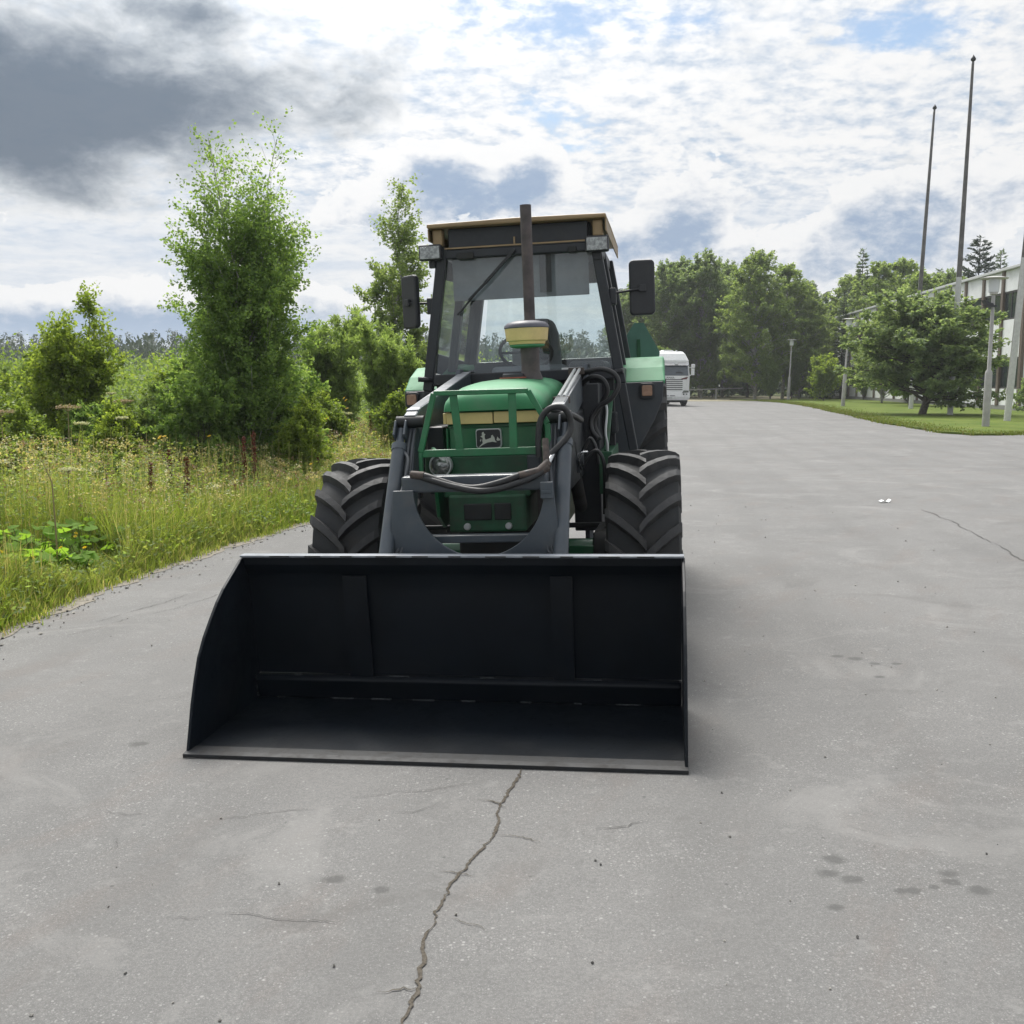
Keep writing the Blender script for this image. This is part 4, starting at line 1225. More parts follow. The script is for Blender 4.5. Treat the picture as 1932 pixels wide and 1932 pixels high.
for i in range(6):
    z = 1.70 - i * .128
    part('grille_slat', MB().box(-.80, .66, -.05, -.036, z, z + .05), M['slot'], fp)
tx = bpy.data.curves.new('name_plate', 'FONT')
tx.body = 'SCANIA'
tx.size = .20
tx.extrude = .004
tx.align_x = 'CENTER'
to = text_part('name_plate', tx, M['slot'], TK, (-.30, -.045, 1.80), (R(90), 0, 0))
to.scale = (1.15, .8, 1)
K_('badge', MB().prism([(.55, 1.79), (.92, 1.90), (1.02, 1.90), (.93, 1.76), (.62, 1.73)], 'y', -.045, -.02), mat('dark_red_badge', (0.10, 0.015, 0.02), 0.4))
K_('bumper', MB().loft([csec(.38, 1.13, -.10, .5, .12), csec(.62, 1.19, -.14, .5, .12), csec(.97, 1.18, -.08, .5, .12)]), M['white'], bevel=.03)
for i in range(2):
    K_('bumper_slot', MB().box(-.62 + i * .42, -.28 + i * .42, -.15, -.135, .66, .70), M['slot'])
for s in (-1, 1):
    hl_ = K_('headlight', MB().prism([(s * .62, .86), (s * 1.05, .90), (s * 1.05, 1.02), (s * .72, 1.03)], 'y', -.15, -.09), M['lens'], bevel=.01)
    K_('fog_lamp', MB().lathe([(.05, -.15), (.05, -.13)], 12, 'y', (s * .72, 0, .78)).lathe([(.04, -.15), (.04, -.13)], 12, 'y', (s * .92, 0, .78)), M['slot'])
    K_('mirror', MB().box(s * 1.38 - .10, s * 1.38 + .10, .05, .22, 2.02, 2.46).box(s * 1.40 - .11, s * 1.40 + .11, .05, .22, 2.50, 2.74).bar((s * 1.12, .15, 2.52), (s * 1.34, .15, 2.50), .04, .04).bar((s * 1.15, .15, 1.98), (s * 1.34, .15, 2.06), .04, .04), M['white'], bevel=.03)
    w_ = K_('wheel', MB().lathe([(.26, -.15), (.42, -.16), (.50, -.12), (.50, .12), (.42, .16), (.26, .15)], 28, 'x', (s * 1.06, 1.1, .50), False), M['rubber'], smooth=True)
    part('rim', MB().lathe([(.27, s * .12), (.18, s * .05), (0, s * .10)], 20, 'x', (s * 1.06, 1.1, .5)), M['silver'], w_)
    K_('wheel', MB().lathe([(.26, -.28), (.42, -.29), (.50, -.25), (.50, .25), (.42, .29), (.26, .28)], 28, 'x', (s * .95, 5.6, .50)), M['rubber'], smooth=True)
K_('number_plate', MB().box(-.55, -.05, -.155, -.141, .50, .60), M['silver'])
K_('chassis', MB().box(-.45, .45, .5, 8.0, .55, .85).box(-1.05, 1.05, .1, .6, .24, .38), M['dark'])
M['load_green'] = mat('green_load_cover', (0.02, 0.17, 0.10), 0.45, var=0.15, vscale=2)
lb = K_('load_body', MB().box(-1.2, 1.27, 2.7, 8.4, .85, 1.90), M['load_green'], bevel=.02)
for i, zz in enumerate((.95, 1.30, 1.64)):
    part('load_strap', MB().box(-1.21, 1.285, 2.68, 2.699, zz - .02, zz + .02), M['white'], lb)
part('load_label', MB().box(1.02, 1.16, 2.675, 2.699, 1.70, 1.82).box(.98, 1.12, 2.675, 2.699, 1.12, 1.24), M['white'], lb)

# ------------------------------------------------------------------ building on the right
BA, BB = Vector((26.97, 54.91, 0)), Vector((29.86, 84.70, 0))
bd = (BB - BA).normalized()
bang = math.atan2(bd.y, bd.x)
BL = thing('office_building', 'white two-storey office building with brown pilasters behind the lamp post', 'building', BA, bang)
M['panel'] = mat('white_wall_panel', (0.82, 0.83, 0.84), 0.6, var=0.04, vscale=1, dirt=(0.5, 0.5, 0.48), dirt_amt=0.35, dscale=1.2)
M['brown'] = mat('brown_pilaster', (0.125, 0.095, 0.075), 0.6, var=0.12)
M['bwin'] = mat('building_window_glass', (0.035, 0.045, 0.05), 0.08, spec=0.9)
M['bframe'] = mat('dark_window_frame', (0.055, 0.05, 0.05), 0.5)
M['fascia'] = mat('roof_edge_metal', (0.55, 0.56, 0.56), 0.4)
BW_, BD_, BH_ = 46.0, -18.0, 7.75
def Q(name, mb, m, parent=BL, **k):
    return part(name, mb, m, parent, **k)
Q('wall', MB().box(0, BW_, BD_, -.12, 0, BH_ - .1), M['panel'])
Q('roof', MB().box(-.12, BW_ + .1, BD_ - .1, .16, BH_ - .095, BH_ + .06), M['fascia'], bevel=.02)
Q('base_course', MB().box(-.02, BW_, BD_, .02, 0, .28), mat('concrete_base', (0.22, 0.22, 0.21), 0.9))
mod = 3.05
nm = int(BW_ / mod)
pm = {}
def cached(key, fn, m):
    if key not in pm:
        me = fn().mesh(key)
        me.materials.append(m)
        pm[key] = me
    return pm[key]
def face_bay(ox, oy, ang, i):
    loc = (ox, oy, 0)
    rt = (0, 0, ang)
    for key, z0, z1 in (('lower_panel', .285, 1.22), ('middle_panel', 2.92, 4.98), ('upper_panel', 6.50, BH_ - .1)):
        o = link('wall_panel', cached(key, lambda: MB().box(.17, mod - .17, -.1195, -.045, z0 + .012, z1 - .012), M['panel']), BL, loc, rt)
    for key, z0, z1 in (('lowwin', 1.22, 2.92), ('upwin', 4.98, 6.50)):
        w_ = link('window', cached(key, lambda: MB().box(.17, mod - .17, -.1195, -.07, z0, z0 + .09).box(.17, mod - .17, -.1195, -.07, z1 - .09, z1).box(.17, .25, -.1195, -.07, z0 + .0905, z1 - .0905).box(mod - .25, mod - .17, -.1195, -.07, z0 + .0905, z1 - .0905).box(mod * .62 - .03, mod * .62 + .03, -.1195, -.075, z0 + .0905, z1 - .0905), M['bframe']), BL, loc, rt)
        for a, b in ((.252, mod * .62 - .032), (mod * .62 + .032, mod - .252)):
            link('pane', cached(key + 'p%.1f' % a, lambda: MB().box(a, b, -.1195, -.105, z0 + .092, z1 - .092), M['bwin']), w_)
    link('pilaster', cached('pilaster', lambda: MB().box(-.16, .16, -.1195, .05, .29, BH_ - .1), M['brown']), BL, loc, rt)
for i in range(nm):
    face_bay(i * mod, 0, 0, i)
for i in range(3):                                                  # the short end wall towards the road
    face_bay(-.12, -.14 - (i + 1) * mod, R(90), i) if False else None
for i in range(4):
    loc = (0, 0, 0)
    y0 = -.3 - i * mod
    for z0, z1 in ((.285, 1.22), (2.92, 4.98), (6.50, BH_ - .1)):
        Q('wall_panel', MB().box(-.07, -.001, y0 - mod + .17, y0 - .17, z0 + .012, z1 - .012), M['panel'])
    for z0, z1 in ((1.22, 2.92), (4.98, 6.50)):
        w_ = Q('window', MB().box(-.05, -.001, y0 - mod + .17, y0 - .17, z0, z1), M['bframe'])
        part('pane', MB().box(-.056, -.0505, y0 - mod + .25, y0 - .25, z0 + .08, z1 - .08), M['bwin'], w_)
    Q('pilaster', MB().box(-.11, -.001, y0 - mod - .15, y0 - mod + .15, .29, BH_ - .1), M['brown'])

# ------------------------------------------------------------------ lamp posts and flagpoles
M['post'] = mat('pale_post_paint', (0.36, 0.35, 0.34), 0.55, var=0.12, vscale=3, dirt=(0.30, 0.30, 0.28), dirt_amt=0.4)
M['lantern'] = mat('frosted_lantern', (0.62, 0.64, 0.65), 0.35)
M['disc'] = mat('lamp_disc_grey', (0.50, 0.49, 0.47), 0.5)
def lamp_post(loc, Ht, lean, label, flood=False):
    t = thing('street_lamp', label, 'street lamp', loc, 0, 'disc-topped lamp posts along the lawn')
    t.rotation_euler = (0, lean, 0)
    part('pole', MB().lathe([(.125, 0), (.12, Ht * .36), (.11, Ht * .37), (.066, Ht * .385), (.058, Ht - .62), (.058, Ht - .60)], 16), M['post'], t, smooth=True)
    part('collar', MB().lathe([(.10, Ht - .62), (.13, Ht - .60), (.13, Ht - .54), (.16, Ht - .535)], 20), M['disc'], t, smooth=True)
    part('lantern', MB().lathe([(.165, Ht - .533), (.185, Ht - .10)], 24), M['lantern'], t, smooth=True)
    part('disc', MB().lathe([(.20, Ht - .10), (.44, Ht - .085), (.45, Ht - .06), (.25, Ht - .02), (0, Ht)], 32), M['disc'], t, smooth=True)
    if flood:
        f_ = part('floodlight', MB().prism([(-.34, Ht - .86), (-.38, Ht - .80), (-.05, Ht - .92), (-.02, Ht - 1.02), (-.20, Ht - 1.06)], 'y', -.16, .10), M['plastic'], t, bevel=.01)
        part('bracket', MB().box(-.10, .09, -.10, .03, Ht - 1.03, Ht - .97), M['plastic'], t)
    else:
        part('bracket', MB().bar((-.30, 0, Ht - 1.05), (.14, 0, Ht - 1.05), .03, .03), M['post'], t)
lamp_post((16.37, 35.49, .05), 5.1, .003, 'tall lamp post carrying a black floodlight, nearest of the disc-topped lamps', True)
lamp_post((20.97, 65.24, .05), 5.5, .035, 'pale disc-topped lamp post between the yellow-green bush and the round tree')
lamp_post((24.01, 89.55, .05), 5.2, .028, 'small disc-topped lamp post furthest away, left of the yellow-green bush')
M['flag_white'] = mat('white_flagpole', (0.50, 0.50, 0.49), 0.4, var=0.08)
M['flag_backlit'] = mat('backlit_flagpole', (0.105, 0.100, 0.098), 0.6, var=0.25, vscale=4)  # backlit darkness against bright sky, put into the upper shaft's colour
def flagpole(loc, Ht, lean, label):
    t = thing('flagpole', label, 'flagpole', loc, 0, 'white flagpoles on the lawn')
    t.rotation_euler = (0, lean, 0)
    part('pole', MB().lathe([(.13, 0), (.118, Ht * .40)], 16), M['flag_white'], t, smooth=True)
    part('upper_pole', MB().lathe([(.116, Ht * .4001), (.09, Ht * .7), (.05, Ht)], 16), M['flag_backlit'], t, smooth=True, label='upper shaft coloured dark as if backlit')
    part('finial', MB().lathe([(.02, Ht - .02), (.10, Ht + .04), (.115, Ht + .10), (.09, Ht + .16), (.03, Ht + .24), (0, Ht + .30)], 16), M['plastic'], t, smooth=True)
    part('rope', MB().tube([(-.15, 0, 1.2), (-.06, 0, Ht - .1)], .012, 5), M['disc'], t)
    part('cleat', MB().box(-.17, -.11, -.03, .03, 1.1, 1.3), M['disc'], t)
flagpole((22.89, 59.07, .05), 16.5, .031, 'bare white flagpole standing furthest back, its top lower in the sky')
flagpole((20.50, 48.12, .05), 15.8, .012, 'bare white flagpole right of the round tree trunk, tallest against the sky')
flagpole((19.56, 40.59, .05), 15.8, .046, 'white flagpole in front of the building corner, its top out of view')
# low barrier boom across the gravel path
br = thing('barrier', 'low pale barrier boom across the gravel path beyond the lorry', 'barrier', (16.6, 96, 0), .1)
part('boom', MB().bar((-3.0, 0, .75), (5.0, 0, 1.0), .09, .09), M['post'], br)
part('post', MB().box(-2.8, -2.6, -.1, .1, 0, .85).box(2.4, 2.55, -.08, .08, 0, .9), M['post'], br)

# ------------------------------------------------------------------ trees
M['bark'] = mat('grey_bark', (0.085, 0.075, 0.062), 0.9, var=0.35, vscale=12)
M['birch_bark'] = mat('birch_bark', (0.36, 0.35, 0.32), 0.8, var=0.2, vscale=5, dirt=(0.04, 0.04, 0.035), dirt_amt=0.9, dscale=9)
M['twig'] = mat('brown_twig', (0.055, 0.040, 0.030), 0.9)
M['leaf_birch'] = leaf_mat('birch_leaf', (0.115, 0.2, 0.056), (0.205, 0.3, 0.092), 0.6)
M['leaf_willow'] = leaf_mat('willow_leaf', (0.14, 0.215, 0.065), (0.215, 0.295, 0.105), 0.58)
M['leaf_yellow'] = leaf_mat('young_leaf', (0.15, 0.225, 0.035), (0.24, 0.31, 0.065), 0.58)
M['leaf_dark'] = leaf_mat('dark_leaf', (0.13, 0.195, 0.095), (0.19, 0.25, 0.125), 0.6)
M['leaf_far'] = leaf_mat('far_birch_leaf', (0.14, 0.21, 0.075), (0.215, 0.28, 0.11), 0.6)
M['needle'] = leaf_mat('spruce_needle', (0.075, 0.12, 0.072), (0.115, 0.16, 0.095), 0.4)
M['needle_pine'] = leaf_mat('pine_needle', (0.020, 0.045, 0.024), (0.050, 0.080, 0.045), 0.15)


def gen_tree(name, seed, H, base, prof, nb, nleaf, lsize, trunk_r=.08, el=(35, 65), curve=0.25, clump=.16, droop=0.0, stems=1, spread=0.0, leaf='leaf_birch', bark='bark', twig_k=5, aspect=.65, axis_up=0.0, top_bias=1.0, in_frac=0.25, thin=0.0):
    r = np.random.default_rng(seed)
    mb = MB()
    LP, LA = [], []
    for st in range(stems):
        a0 = 2 * math.pi * st / stems + r.uniform(0, 1)
        Hs = H * (1 if st == 0 else r.uniform(.72, .97))
        sp = spread * (0 if stems == 1 else r.uniform(.5, 1.0))
        nt_ = 9
        tp = [np.array([math.cos(a0) * sp * (i / (nt_ - 1)) ** 1.1 + (r.normal(0, .012 * H) if 0 < i < nt_ else 0), math.sin(a0) * sp * (i / (nt_ - 1)) ** 1.1 + (r.normal(0, .012 * H) if i else 0), Hs * i / (nt_ - 1)]) for i in range(nt_)]
        tp = np.array(tp)
        tr = trunk_r / math.sqrt(stems)
        mb.tube([tuple(p) for p in tp], [max(.006, tr * (1 - .93 * i / (nt_ - 1))) for i in range(nt_)], 7)
        n_b = nb // stems
        for b in range(n_b):
            t = base + (0.985 - base) * (r.random() ** top_bias)
            z = t * (nt_ - 1)
            i = min(int(z), nt_ - 2)
            p0 = tp[i] + (tp[i + 1] - tp[i]) * (z - i)
            az_ = r.uniform(0, 2 * math.pi)
            L = max(.12, prof(t) * H * r.uniform(.65, 1.12) / (1 if stems == 1 else 1.25))
            e = R(r.uniform(*el))
            d = np.array([math.cos(az_) * math.cos(e), math.sin(az_) * math.cos(e), math.sin(e)])
            k = 5
            bp = [p0]
            dd = d.copy()
            for j in range(k):
                dd = dd + np.array([0, 0, (curve - droop * (j / k) * 2) / k * 1.3]) + r.normal(0, .08, 3)
                dd = dd / np.linalg.norm(dd)
                bp.append(bp[-1] + dd * L / k)
            bp = np.array(bp)
            if L > .25:
                mb.tube([tuple(p) for p in bp], [max(.003, tr * .42 * (1 - t * .75) * (1 - .85 * j / k)) for j in range(k + 1)], 4, False)
            kt = max(2, int(twig_k * (0.5 + L / (0.25 * H))))
            s = in_frac + (1 - in_frac) * r.random(kt) ** .8
            ii = np.minimum((s * k).astype(int), k - 1)
            fr = (s * k - ii)[:, None]
            tp0 = bp[ii] * (1 - fr) + bp[ii + 1] * fr
            td = unit((bp[ii + 1] - bp[ii]) / (L / k) * .7 + r.normal(0, .55, (kt, 3)) + np.array([0, 0, .15 - droop]))
            tl_ = clump * H * .5 * (0.5 + r.random(kt))
            LP.append(np.concatenate([tp0, td, tl_[:, None]], 1))
        # leading shoot
        q = np.linspace(.93, 1.0, 6)
        for t in q:
            LP.append(np.concatenate([tp[-1] * t, [r.normal(0, .2), r.normal(0, .2), 1], [clump * H * .12]])[None])
    TW = np.concatenate(LP)
    n = len(TW)
    hh = np.clip((TW[:, 2] / H - .52) / .34, 0, 1)
    w = TW[:, 6] * (1 - thin * hh * hh * (3 - 2 * hh))
    w = w / w.sum()
    idx = r.choice(n, nleaf, p=w)
    u = r.random(nleaf)[:, None]
    pos = TW[idx, :3] + TW[idx, 3:6] * TW[idx, 6:7] * u + r.normal(0, .10, (nleaf, 3)) * TW[idx, 6:7]
    pos[:, 2] = np.maximum(pos[:, 2], .03)
    ax = TW[idx, 3:6] + np.array([0, 0, -.35 - droop]) if axis_up == 0 else TW[idx, 3:6] + np.array([0, 0, axis_up])
    v, qd = leaf_quads(pos, lsize * (0.65 + .7 * r.random(nleaf)), r, aspect, unit(ax), .45)
    crown = np_mesh('crown', v, qd, [M[leaf]])
    trunk = mb.mesh('trunk')
    trunk.materials.append(M[bark])
    return trunk, crown


NEAR = 0.80


def plant_tree(name, label, cat, loc, rz, meshes, group=None, scale=1.0):
    if loc[0] < 0 and loc[1] < 32:                                # meadow trees stand close behind the weeds
        loc = (loc[0] * NEAR, loc[1] * NEAR, float(gz(loc[0] * NEAR, loc[1] * NEAR)) - .02)
        scale = tuple(q * NEAR for q in scale) if isinstance(scale, tuple) else scale * NEAR
    t = thing(name, label, cat, loc, rz, group)
    t.scale = (scale,) * 3 if not isinstance(scale, tuple) else scale
    link('trunk', meshes[0], t)
    link('crown', meshes[1], t)
    return t


def G_(x, y):
    return (x, y, float(gz(x, y)) - .02)


# the big young birch left of the tractor, several leaders, thin dark tips against the cloud
pf = lambda t: .275 * max(0.0, min(1, (1 - t) * 1.9 + .16)) * (0.85 + .15 * min(1, t * 4))
big = gen_tree('birch', 11, 6.85, .02, pf, 340, 100000, .058, .075, (32, 68), .45, .12, 0, 7, .80, 'leaf_birch', 'birch_bark', 6, .75, 0, 1.0, .18, thin=.86)
bt = plant_tree('birch_tree', 'large bushy young birch left of the tractor with thin bare-looking upper shoots', 'tree', G_(-5.05, 19.7), .4, big, None, (1.05, 1.05, .965))
# second birch, slimmer, behind the left mirror
sl2 = gen_tree('birch', 12, 8.5, .10, lambda t: .22 * min(1, (1 - t) * 1.4 + .07), 130, 30000, .095, .075, (30, 60), .3, .12, .12, 1, 0, 'leaf_far', 'birch_bark', 4, .72, thin=.8)
plant_tree('birch_tree', 'slim pale-leaved birch rising behind the tractor left mirror', 'tree', G_(-3.75, 34.5), 0, sl2, None, (1.0, 1.0, .93))
# shrubby young tree at far left
sm = gen_tree('birch', 13, 3.6, .04, lambda t: .55 * min(1, (1 - t) * 1.25 + .05), 130, 42000, .060, .045, (30, 65), .5, .16, 0, 3, .45, 'leaf_yellow', 'bark', 5, .75, thin=.6)
plant_tree('young_tree', 'low yellow-green young tree at far left poking above the horizon', 'tree', G_(-8.75, 20.6), 0, sm, None, (1.05, 1.05, 1.04))
# willow thicket right of the big birch
wi = gen_tree('willow', 14, 3.9, .03, lambda t: .42 * min(1, (1 - t) * 1.6 + .12), 170, 40000, .12, .05, (45, 78), .35, .14, 0, 7, .95, 'leaf_willow', 'bark', 5, .30, .5)
plant_tree('willow_bush', 'pale green willow bush between the big birch and the tractor cab', 'bush', G_(-4.9, 29.5), 0, wi, 'willow bushes in the meadow')
plant_tree('willow_bush', 'dark-stemmed willow bush just behind the tractor left front wheel and mirror', 'bush', G_(-3.2, 26.5), 2.1, wi, 'willow bushes in the meadow', .88)
wi_s = gen_tree('willow', 19, 2.7, .03, lambda t: .45 * min(1, (1 - t) * 1.6 + .12), 100, 17000, .10, .035, (40, 75), .35, .16, 0, 6, .7, 'leaf_willow', 'bark', 5, .32, .5)
sm2 = gen_tree('birch', 16, 2.7, .03, lambda t: .55 * min(1, (1 - t) * 1.5 + .1), 100, 17000, .085, .035, (25, 65), .4, .17, 0, 4, .5, 'leaf_yellow', 'bark', 5, .7)
SH = ((-11.6, 21.5, 1.0, 'shrub'), (-10.6, 23.4, 1.15, 'x'), (-8.2, 17.6, .72, 'x'), (-7.4, 20.6, .9, 'x'), (-9.3, 18.6, .8, 'x'), (-11.9, 19.0, .85, 'x'), (-6.9, 26.0, 1.1, 'x'), (-8.9, 28.0, 1.2, 'x'), (-12.0, 28.0, 1.2, 'x'), (-14.6, 30.0, 1.3, 'x'), (-5.9, 24.5, 1.0, 'x'), (-7.6, 15.4, .55, 'x'), (-8.6, 14.6, .5, 'x'), (-4.4, 23.5, .9, 'x'), (-2.6, 24.0, .8, 'x'), (-6.2, 15.4, .45, 'x'))
for (x, y, s_, rz_, lb) in ((-6.75, 17.2, .62, 1.0, 'light green shrub at the left foot of the big birch'), (-10.4, 18.2, .66, 2.0, 'light green shrub at the left picture edge, before the low young tree'),
                            (-7.6, 23.5, .80, 3.0, 'yellowish shrub between the low young tree and the big birch'), (-12.6, 24.5, .8, 4.0, 'yellowish shrub far left against the distant forest'),
                            (-9.4, 16.0, .62, 5.0, 'small green shrub among umbel flowers at far left'), (-3.9, 19.0, .62, 0.5, 'low shrub at the right foot of the big birch')):
    plant_tree('shrub', lb, 'bush', G_(x, y), rz_, sm2, 'light green shrubs in the meadow', s_)
dk = gen_tree('birch', 17, 2.6, .02, lambda t: .6 * min(1, (1 - t) * 2 + .15), 90, 17000, .09, .04, (15, 60), .3, .17, 0, 4, .5, 'leaf_birch', 'bark', 5, .7)
for (x, y, s_, rz_, lb) in ((-5.5, 18.4, .8, 0, 'dark leafy shrub under the big birch'), (-4.6, 20.6, .85, 2, 'dark leafy shrub right behind the trunk of the big birch'), (-7.9, 19.2, .62, 3, 'dark low shrub below the young tree at left'), (-6.3, 22.0, 1.0, 1, 'dark green shrub behind the big birch on its left')):
    plant_tree('shrub', lb, 'bush', G_(x, y), rz_, dk, 'dark shrubs round the big birch', s_)

# right side: the round tree, the yellow-green bush
rt_ = gen_tree('round', 21, 5.7, .10, lambda t: .60 * math.sqrt(max(.05, 1 - ((t - .42) / .62) ** 2)), 220, 52000, .165, .17, (-8, 48), .30, .11, .30, 1, 0, 'leaf_dark', 'bark', 6, .6)
plant_tree('round_tree', 'broad dark round-crowned tree on the lawn before the white building', 'tree', (19.5, 48.9, .04), 0, rt_, None, (1.12, 1.12, .86))
bu = gen_tree('bush', 22, 3.6, .03, lambda t: .62 * min(1, (1 - t) * 1.8 + .15), 110, 15000, .15, .06, (20, 70), .3, .14, .1, 5, .8, 'leaf_yellow', 'bark', 5, .6)
plant_tree('round_bush', 'rounded yellow-green bush behind the second lamp post', 'bush', (25.4, 84.0, 0), 0, bu)
plant_tree('round_bush', 'small green shrub by the building wall at the right picture edge', 'bush', (20.9, 41.6, .04), 1.0, gen_tree('bush', 23, 1.9, .05, lambda t: .45 * min(1, (1 - t) * 1.6 + .1), 50, 3500, .11, .04, (20, 70), .3, .16, 0, 3, .3, 'leaf_dark', 'bark', 5, .6))

# tall trees closing the yard
fa = gen_tree('far', 31, 13.0, .04, lambda t: .33 * min(1, (1 - t) * 2.0 + .12) * min(1, .55 + t * 1.5), 180, 46000, .20, .16, (25, 62), .25, .09, .1, 1, 0, 'leaf_dark', 'birch_bark', 5, .7)
fb = gen_tree('far', 32, 13.0, .04, lambda t: .33 * min(1, (1 - t) * 1.7 + .10), 170, 46000, .19, .15, (25, 60), .2, .10, .45, 1, 0, 'leaf_far', 'birch_bark', 5, .7)
fc_ = gen_tree('far', 33, 12.0, .22, lambda t: .33 * min(1, (1 - t) * 1.9 + .12) * min(1, .5 + t), 100, 19000, .19, .15, (25, 60), .2, .09, .40, 1, 0, 'leaf_far', 'birch_bark', 4, .7)


def gen_conifer(seed, H, Rr, nlay, leaf, droop=.25, base=.08, dens=26, size=.34, cone=1.0):
    r = np.random.default_rng(seed)
    mb = MB().tube([(0, 0, 0), (0, 0, H * .5), (0, 0, H)], [.16, .09, .015], 7)
    P_, A_ = [], []
    for i in range(nlay):
        t = base + (1 - base) * i / (nlay - 1)
        L = Rr * ((1 - t) ** cone) * r.uniform(.8, 1.1) + .10
        nb_ = 6 if t > .8 else 8
        for b in range(nb_):
            a = r.uniform(0, 6.283)
            d = np.array([math.cos(a), math.sin(a), .20 - droop * (1 - t)])
            Lb = L * r.uniform(.7, 1.15)
            m_ = max(4, int(dens * Lb / Rr))
            u = np.sqrt(r.random(m_))[:, None]
            p = np.array([0, 0, t * H]) + d * u * Lb + np.array([0, 0, .25]) * (u ** 2) * Lb * .4
            p += r.normal(0, .09, (m_, 3)) * np.array([1, 1, .5]) * (0.3 + Lb * .5)
            P_.append(p)
            A_.append(np.repeat(d[None], m_, 0) + r.normal(0, .35, (m_, 3)))
            mb.tube([(0, 0, t * H), tuple(np.array([0, 0, t * H]) + d * Lb)], [.03, .008], 4, False)
    P_, A_ = np.concatenate(P_), np.concatenate(A_)
    v, q = leaf_quads(P_, size * (0.6 + .8 * r.random(len(P_))), r, .34, unit(A_), .7)
    tk_ = mb.mesh('trunk')
    tk_.materials.append(M['bark'])
    return tk_, np_mesh('crown', v, q, [M[leaf]])


sp_ = gen_conifer(41, 12.0, 2.3, 42, 'needle', .38, .05, 80, .26)
pi_ = gen_conifer(42, 15.0, 3.0, 20, 'needle_pine', -.35, .48, 110, .30, .55)
GRP = 'tall trees closing the end of the yard'
for (x, y, Ht, ms, mh, nm_, lb, rz_) in (
        (15.0, 100, 12.4, fa, 13, 'deciduous_tree', 'dark leafy tree directly right of the tractor right mirror', 0.0),
        (17.1, 104, 13.1, fa, 13, 'deciduous_tree', 'dark leafy tree rising behind the white lorry', 1.2),
        (18.4, 100, 13.3, fa, 13, 'deciduous_tree', 'tallest dark leafy tree in the clump right of the lorry', 2.2),
        (21.4, 105, 12.9, fa, 13, 'deciduous_tree', 'dark tree with pale stem beside the light drooping birch', 3.1),
        (22.0, 112, 12.6, fc_, 12, 'birch_tree', 'thin birch behind the dark clump right of the lorry', 4.0),
        (21.9, 93, 13.0, fb, 13, 'birch_tree', 'tall light green drooping birch at the end of the asphalt', 0.7),
        (24.9, 95, 11.9, fc_, 12, 'birch_tree', 'sparse birch with sky showing through, right of the drooping birch', 2.9),
        (27.0, 97, 10.9, fb, 13, 'birch_tree', 'shorter drooping birch above the yellow-green bush', 1.9),
        (30.6, 110, 10.8, fa, 13, 'deciduous_tree', 'low dark tree in the dip of the treetops', 5.0),
        (31.3, 108, 11.6, sp_, 12, 'spruce_tree', 'dark spruce in the dip of the treetops', 0.3),
        (33.5, 100, 14.0, sp_, 12, 'spruce_tree', 'pointed spruce with a thin bare tip above the other trees', 1.3),
        (30.6, 96, 9.6, sp_, 12, 'spruce_tree', 'broad dark spruce left of the pointed spruce', 2.3),
        (35.2, 97, 10.8, sp_, 12, 'spruce_tree', 'dark spruce right of the pointed spruce', 3.3),
        (32.8, 93, 11.9, fc_, 12, 'birch_tree', 'sparse birch just left of the thinner flagpole', 1.0),
        (36.6, 98, 12.7, fc_, 12, 'birch_tree', 'sparse birch crossed by the thinner flagpole', 2.0),
        (35.4, 90, 10.9, fb, 13, 'birch_tree', 'leafy birch behind the round tree', 3.0),
        (38.0, 90, 10.6, fa, 13, 'deciduous_tree', 'leafy tree left of the building roof edge', 0.5),
        (40.5, 98, 11.6, fb, 13, 'birch_tree', 'leafy birch behind the building roof edge', 4.5),
        (44.6, 100, 15.2, pi_, 15, 'pine_tree', 'open-crowned pine above the building roof', 0.0),
        (47.6, 102, 14.2, sp_, 12, 'spruce_tree', 'small-topped spruce right of the pine above the roof', 4.0),
        (42.5, 104, 12.6, sp_, 12, 'spruce_tree', 'spruce tip left of the pine above the roof', 5.0),
        (16.2, 108, 12.2, sp_, 12, 'spruce_tree', 'dark spruce deep in the wood behind the lorry roof', 1.0),
        (19.8, 109, 13.2, fc_, 12, 'birch_tree', 'light birch tips deep in the wood right of the lorry', 2.0),
        (24.2, 106, 11.2, sp_, 12, 'spruce_tree', 'dark spruce showing between the two drooping birches', 3.0),
        (28.6, 104, 10.6, fc_, 12, 'birch_tree', 'light birch left of the dip in the treetops', 4.0),
        (34.4, 106, 12.2, fb, 13, 'birch_tree', 'light birch behind the pointed spruce', 5.0),
        (12.6, 108, 11.4, fa, 13, 'deciduous_tree', 'leafy tree half hidden behind the tractor right mirror', 2.6)):
    s_ = Ht / mh
    plant_tree(nm_, lb, 'tree', (x, y, 0), rz_, ms, GRP, (s_ * 1.08, s_ * 1.08, s_))
plant_tree('round_bush', 'dense dark bush filling the gap left of the round tree before the building', 'bush', (25.6, 66.5, 0), 2.0, dk, None, (1.7, 1.7, 1.9))
plant_tree('birch_tree', 'leafy low birch before the far end of the white building', 'tree', (27.3, 76.0, 0), 3.0, fb, None, (.62, .62, .52))
plant_tree('willow_bush', 'grey-green bush at the foot of the drooping birch', 'bush', (22.8, 91.0, 0), 1, wi, 'willow bushes at the tree line', 1.0)
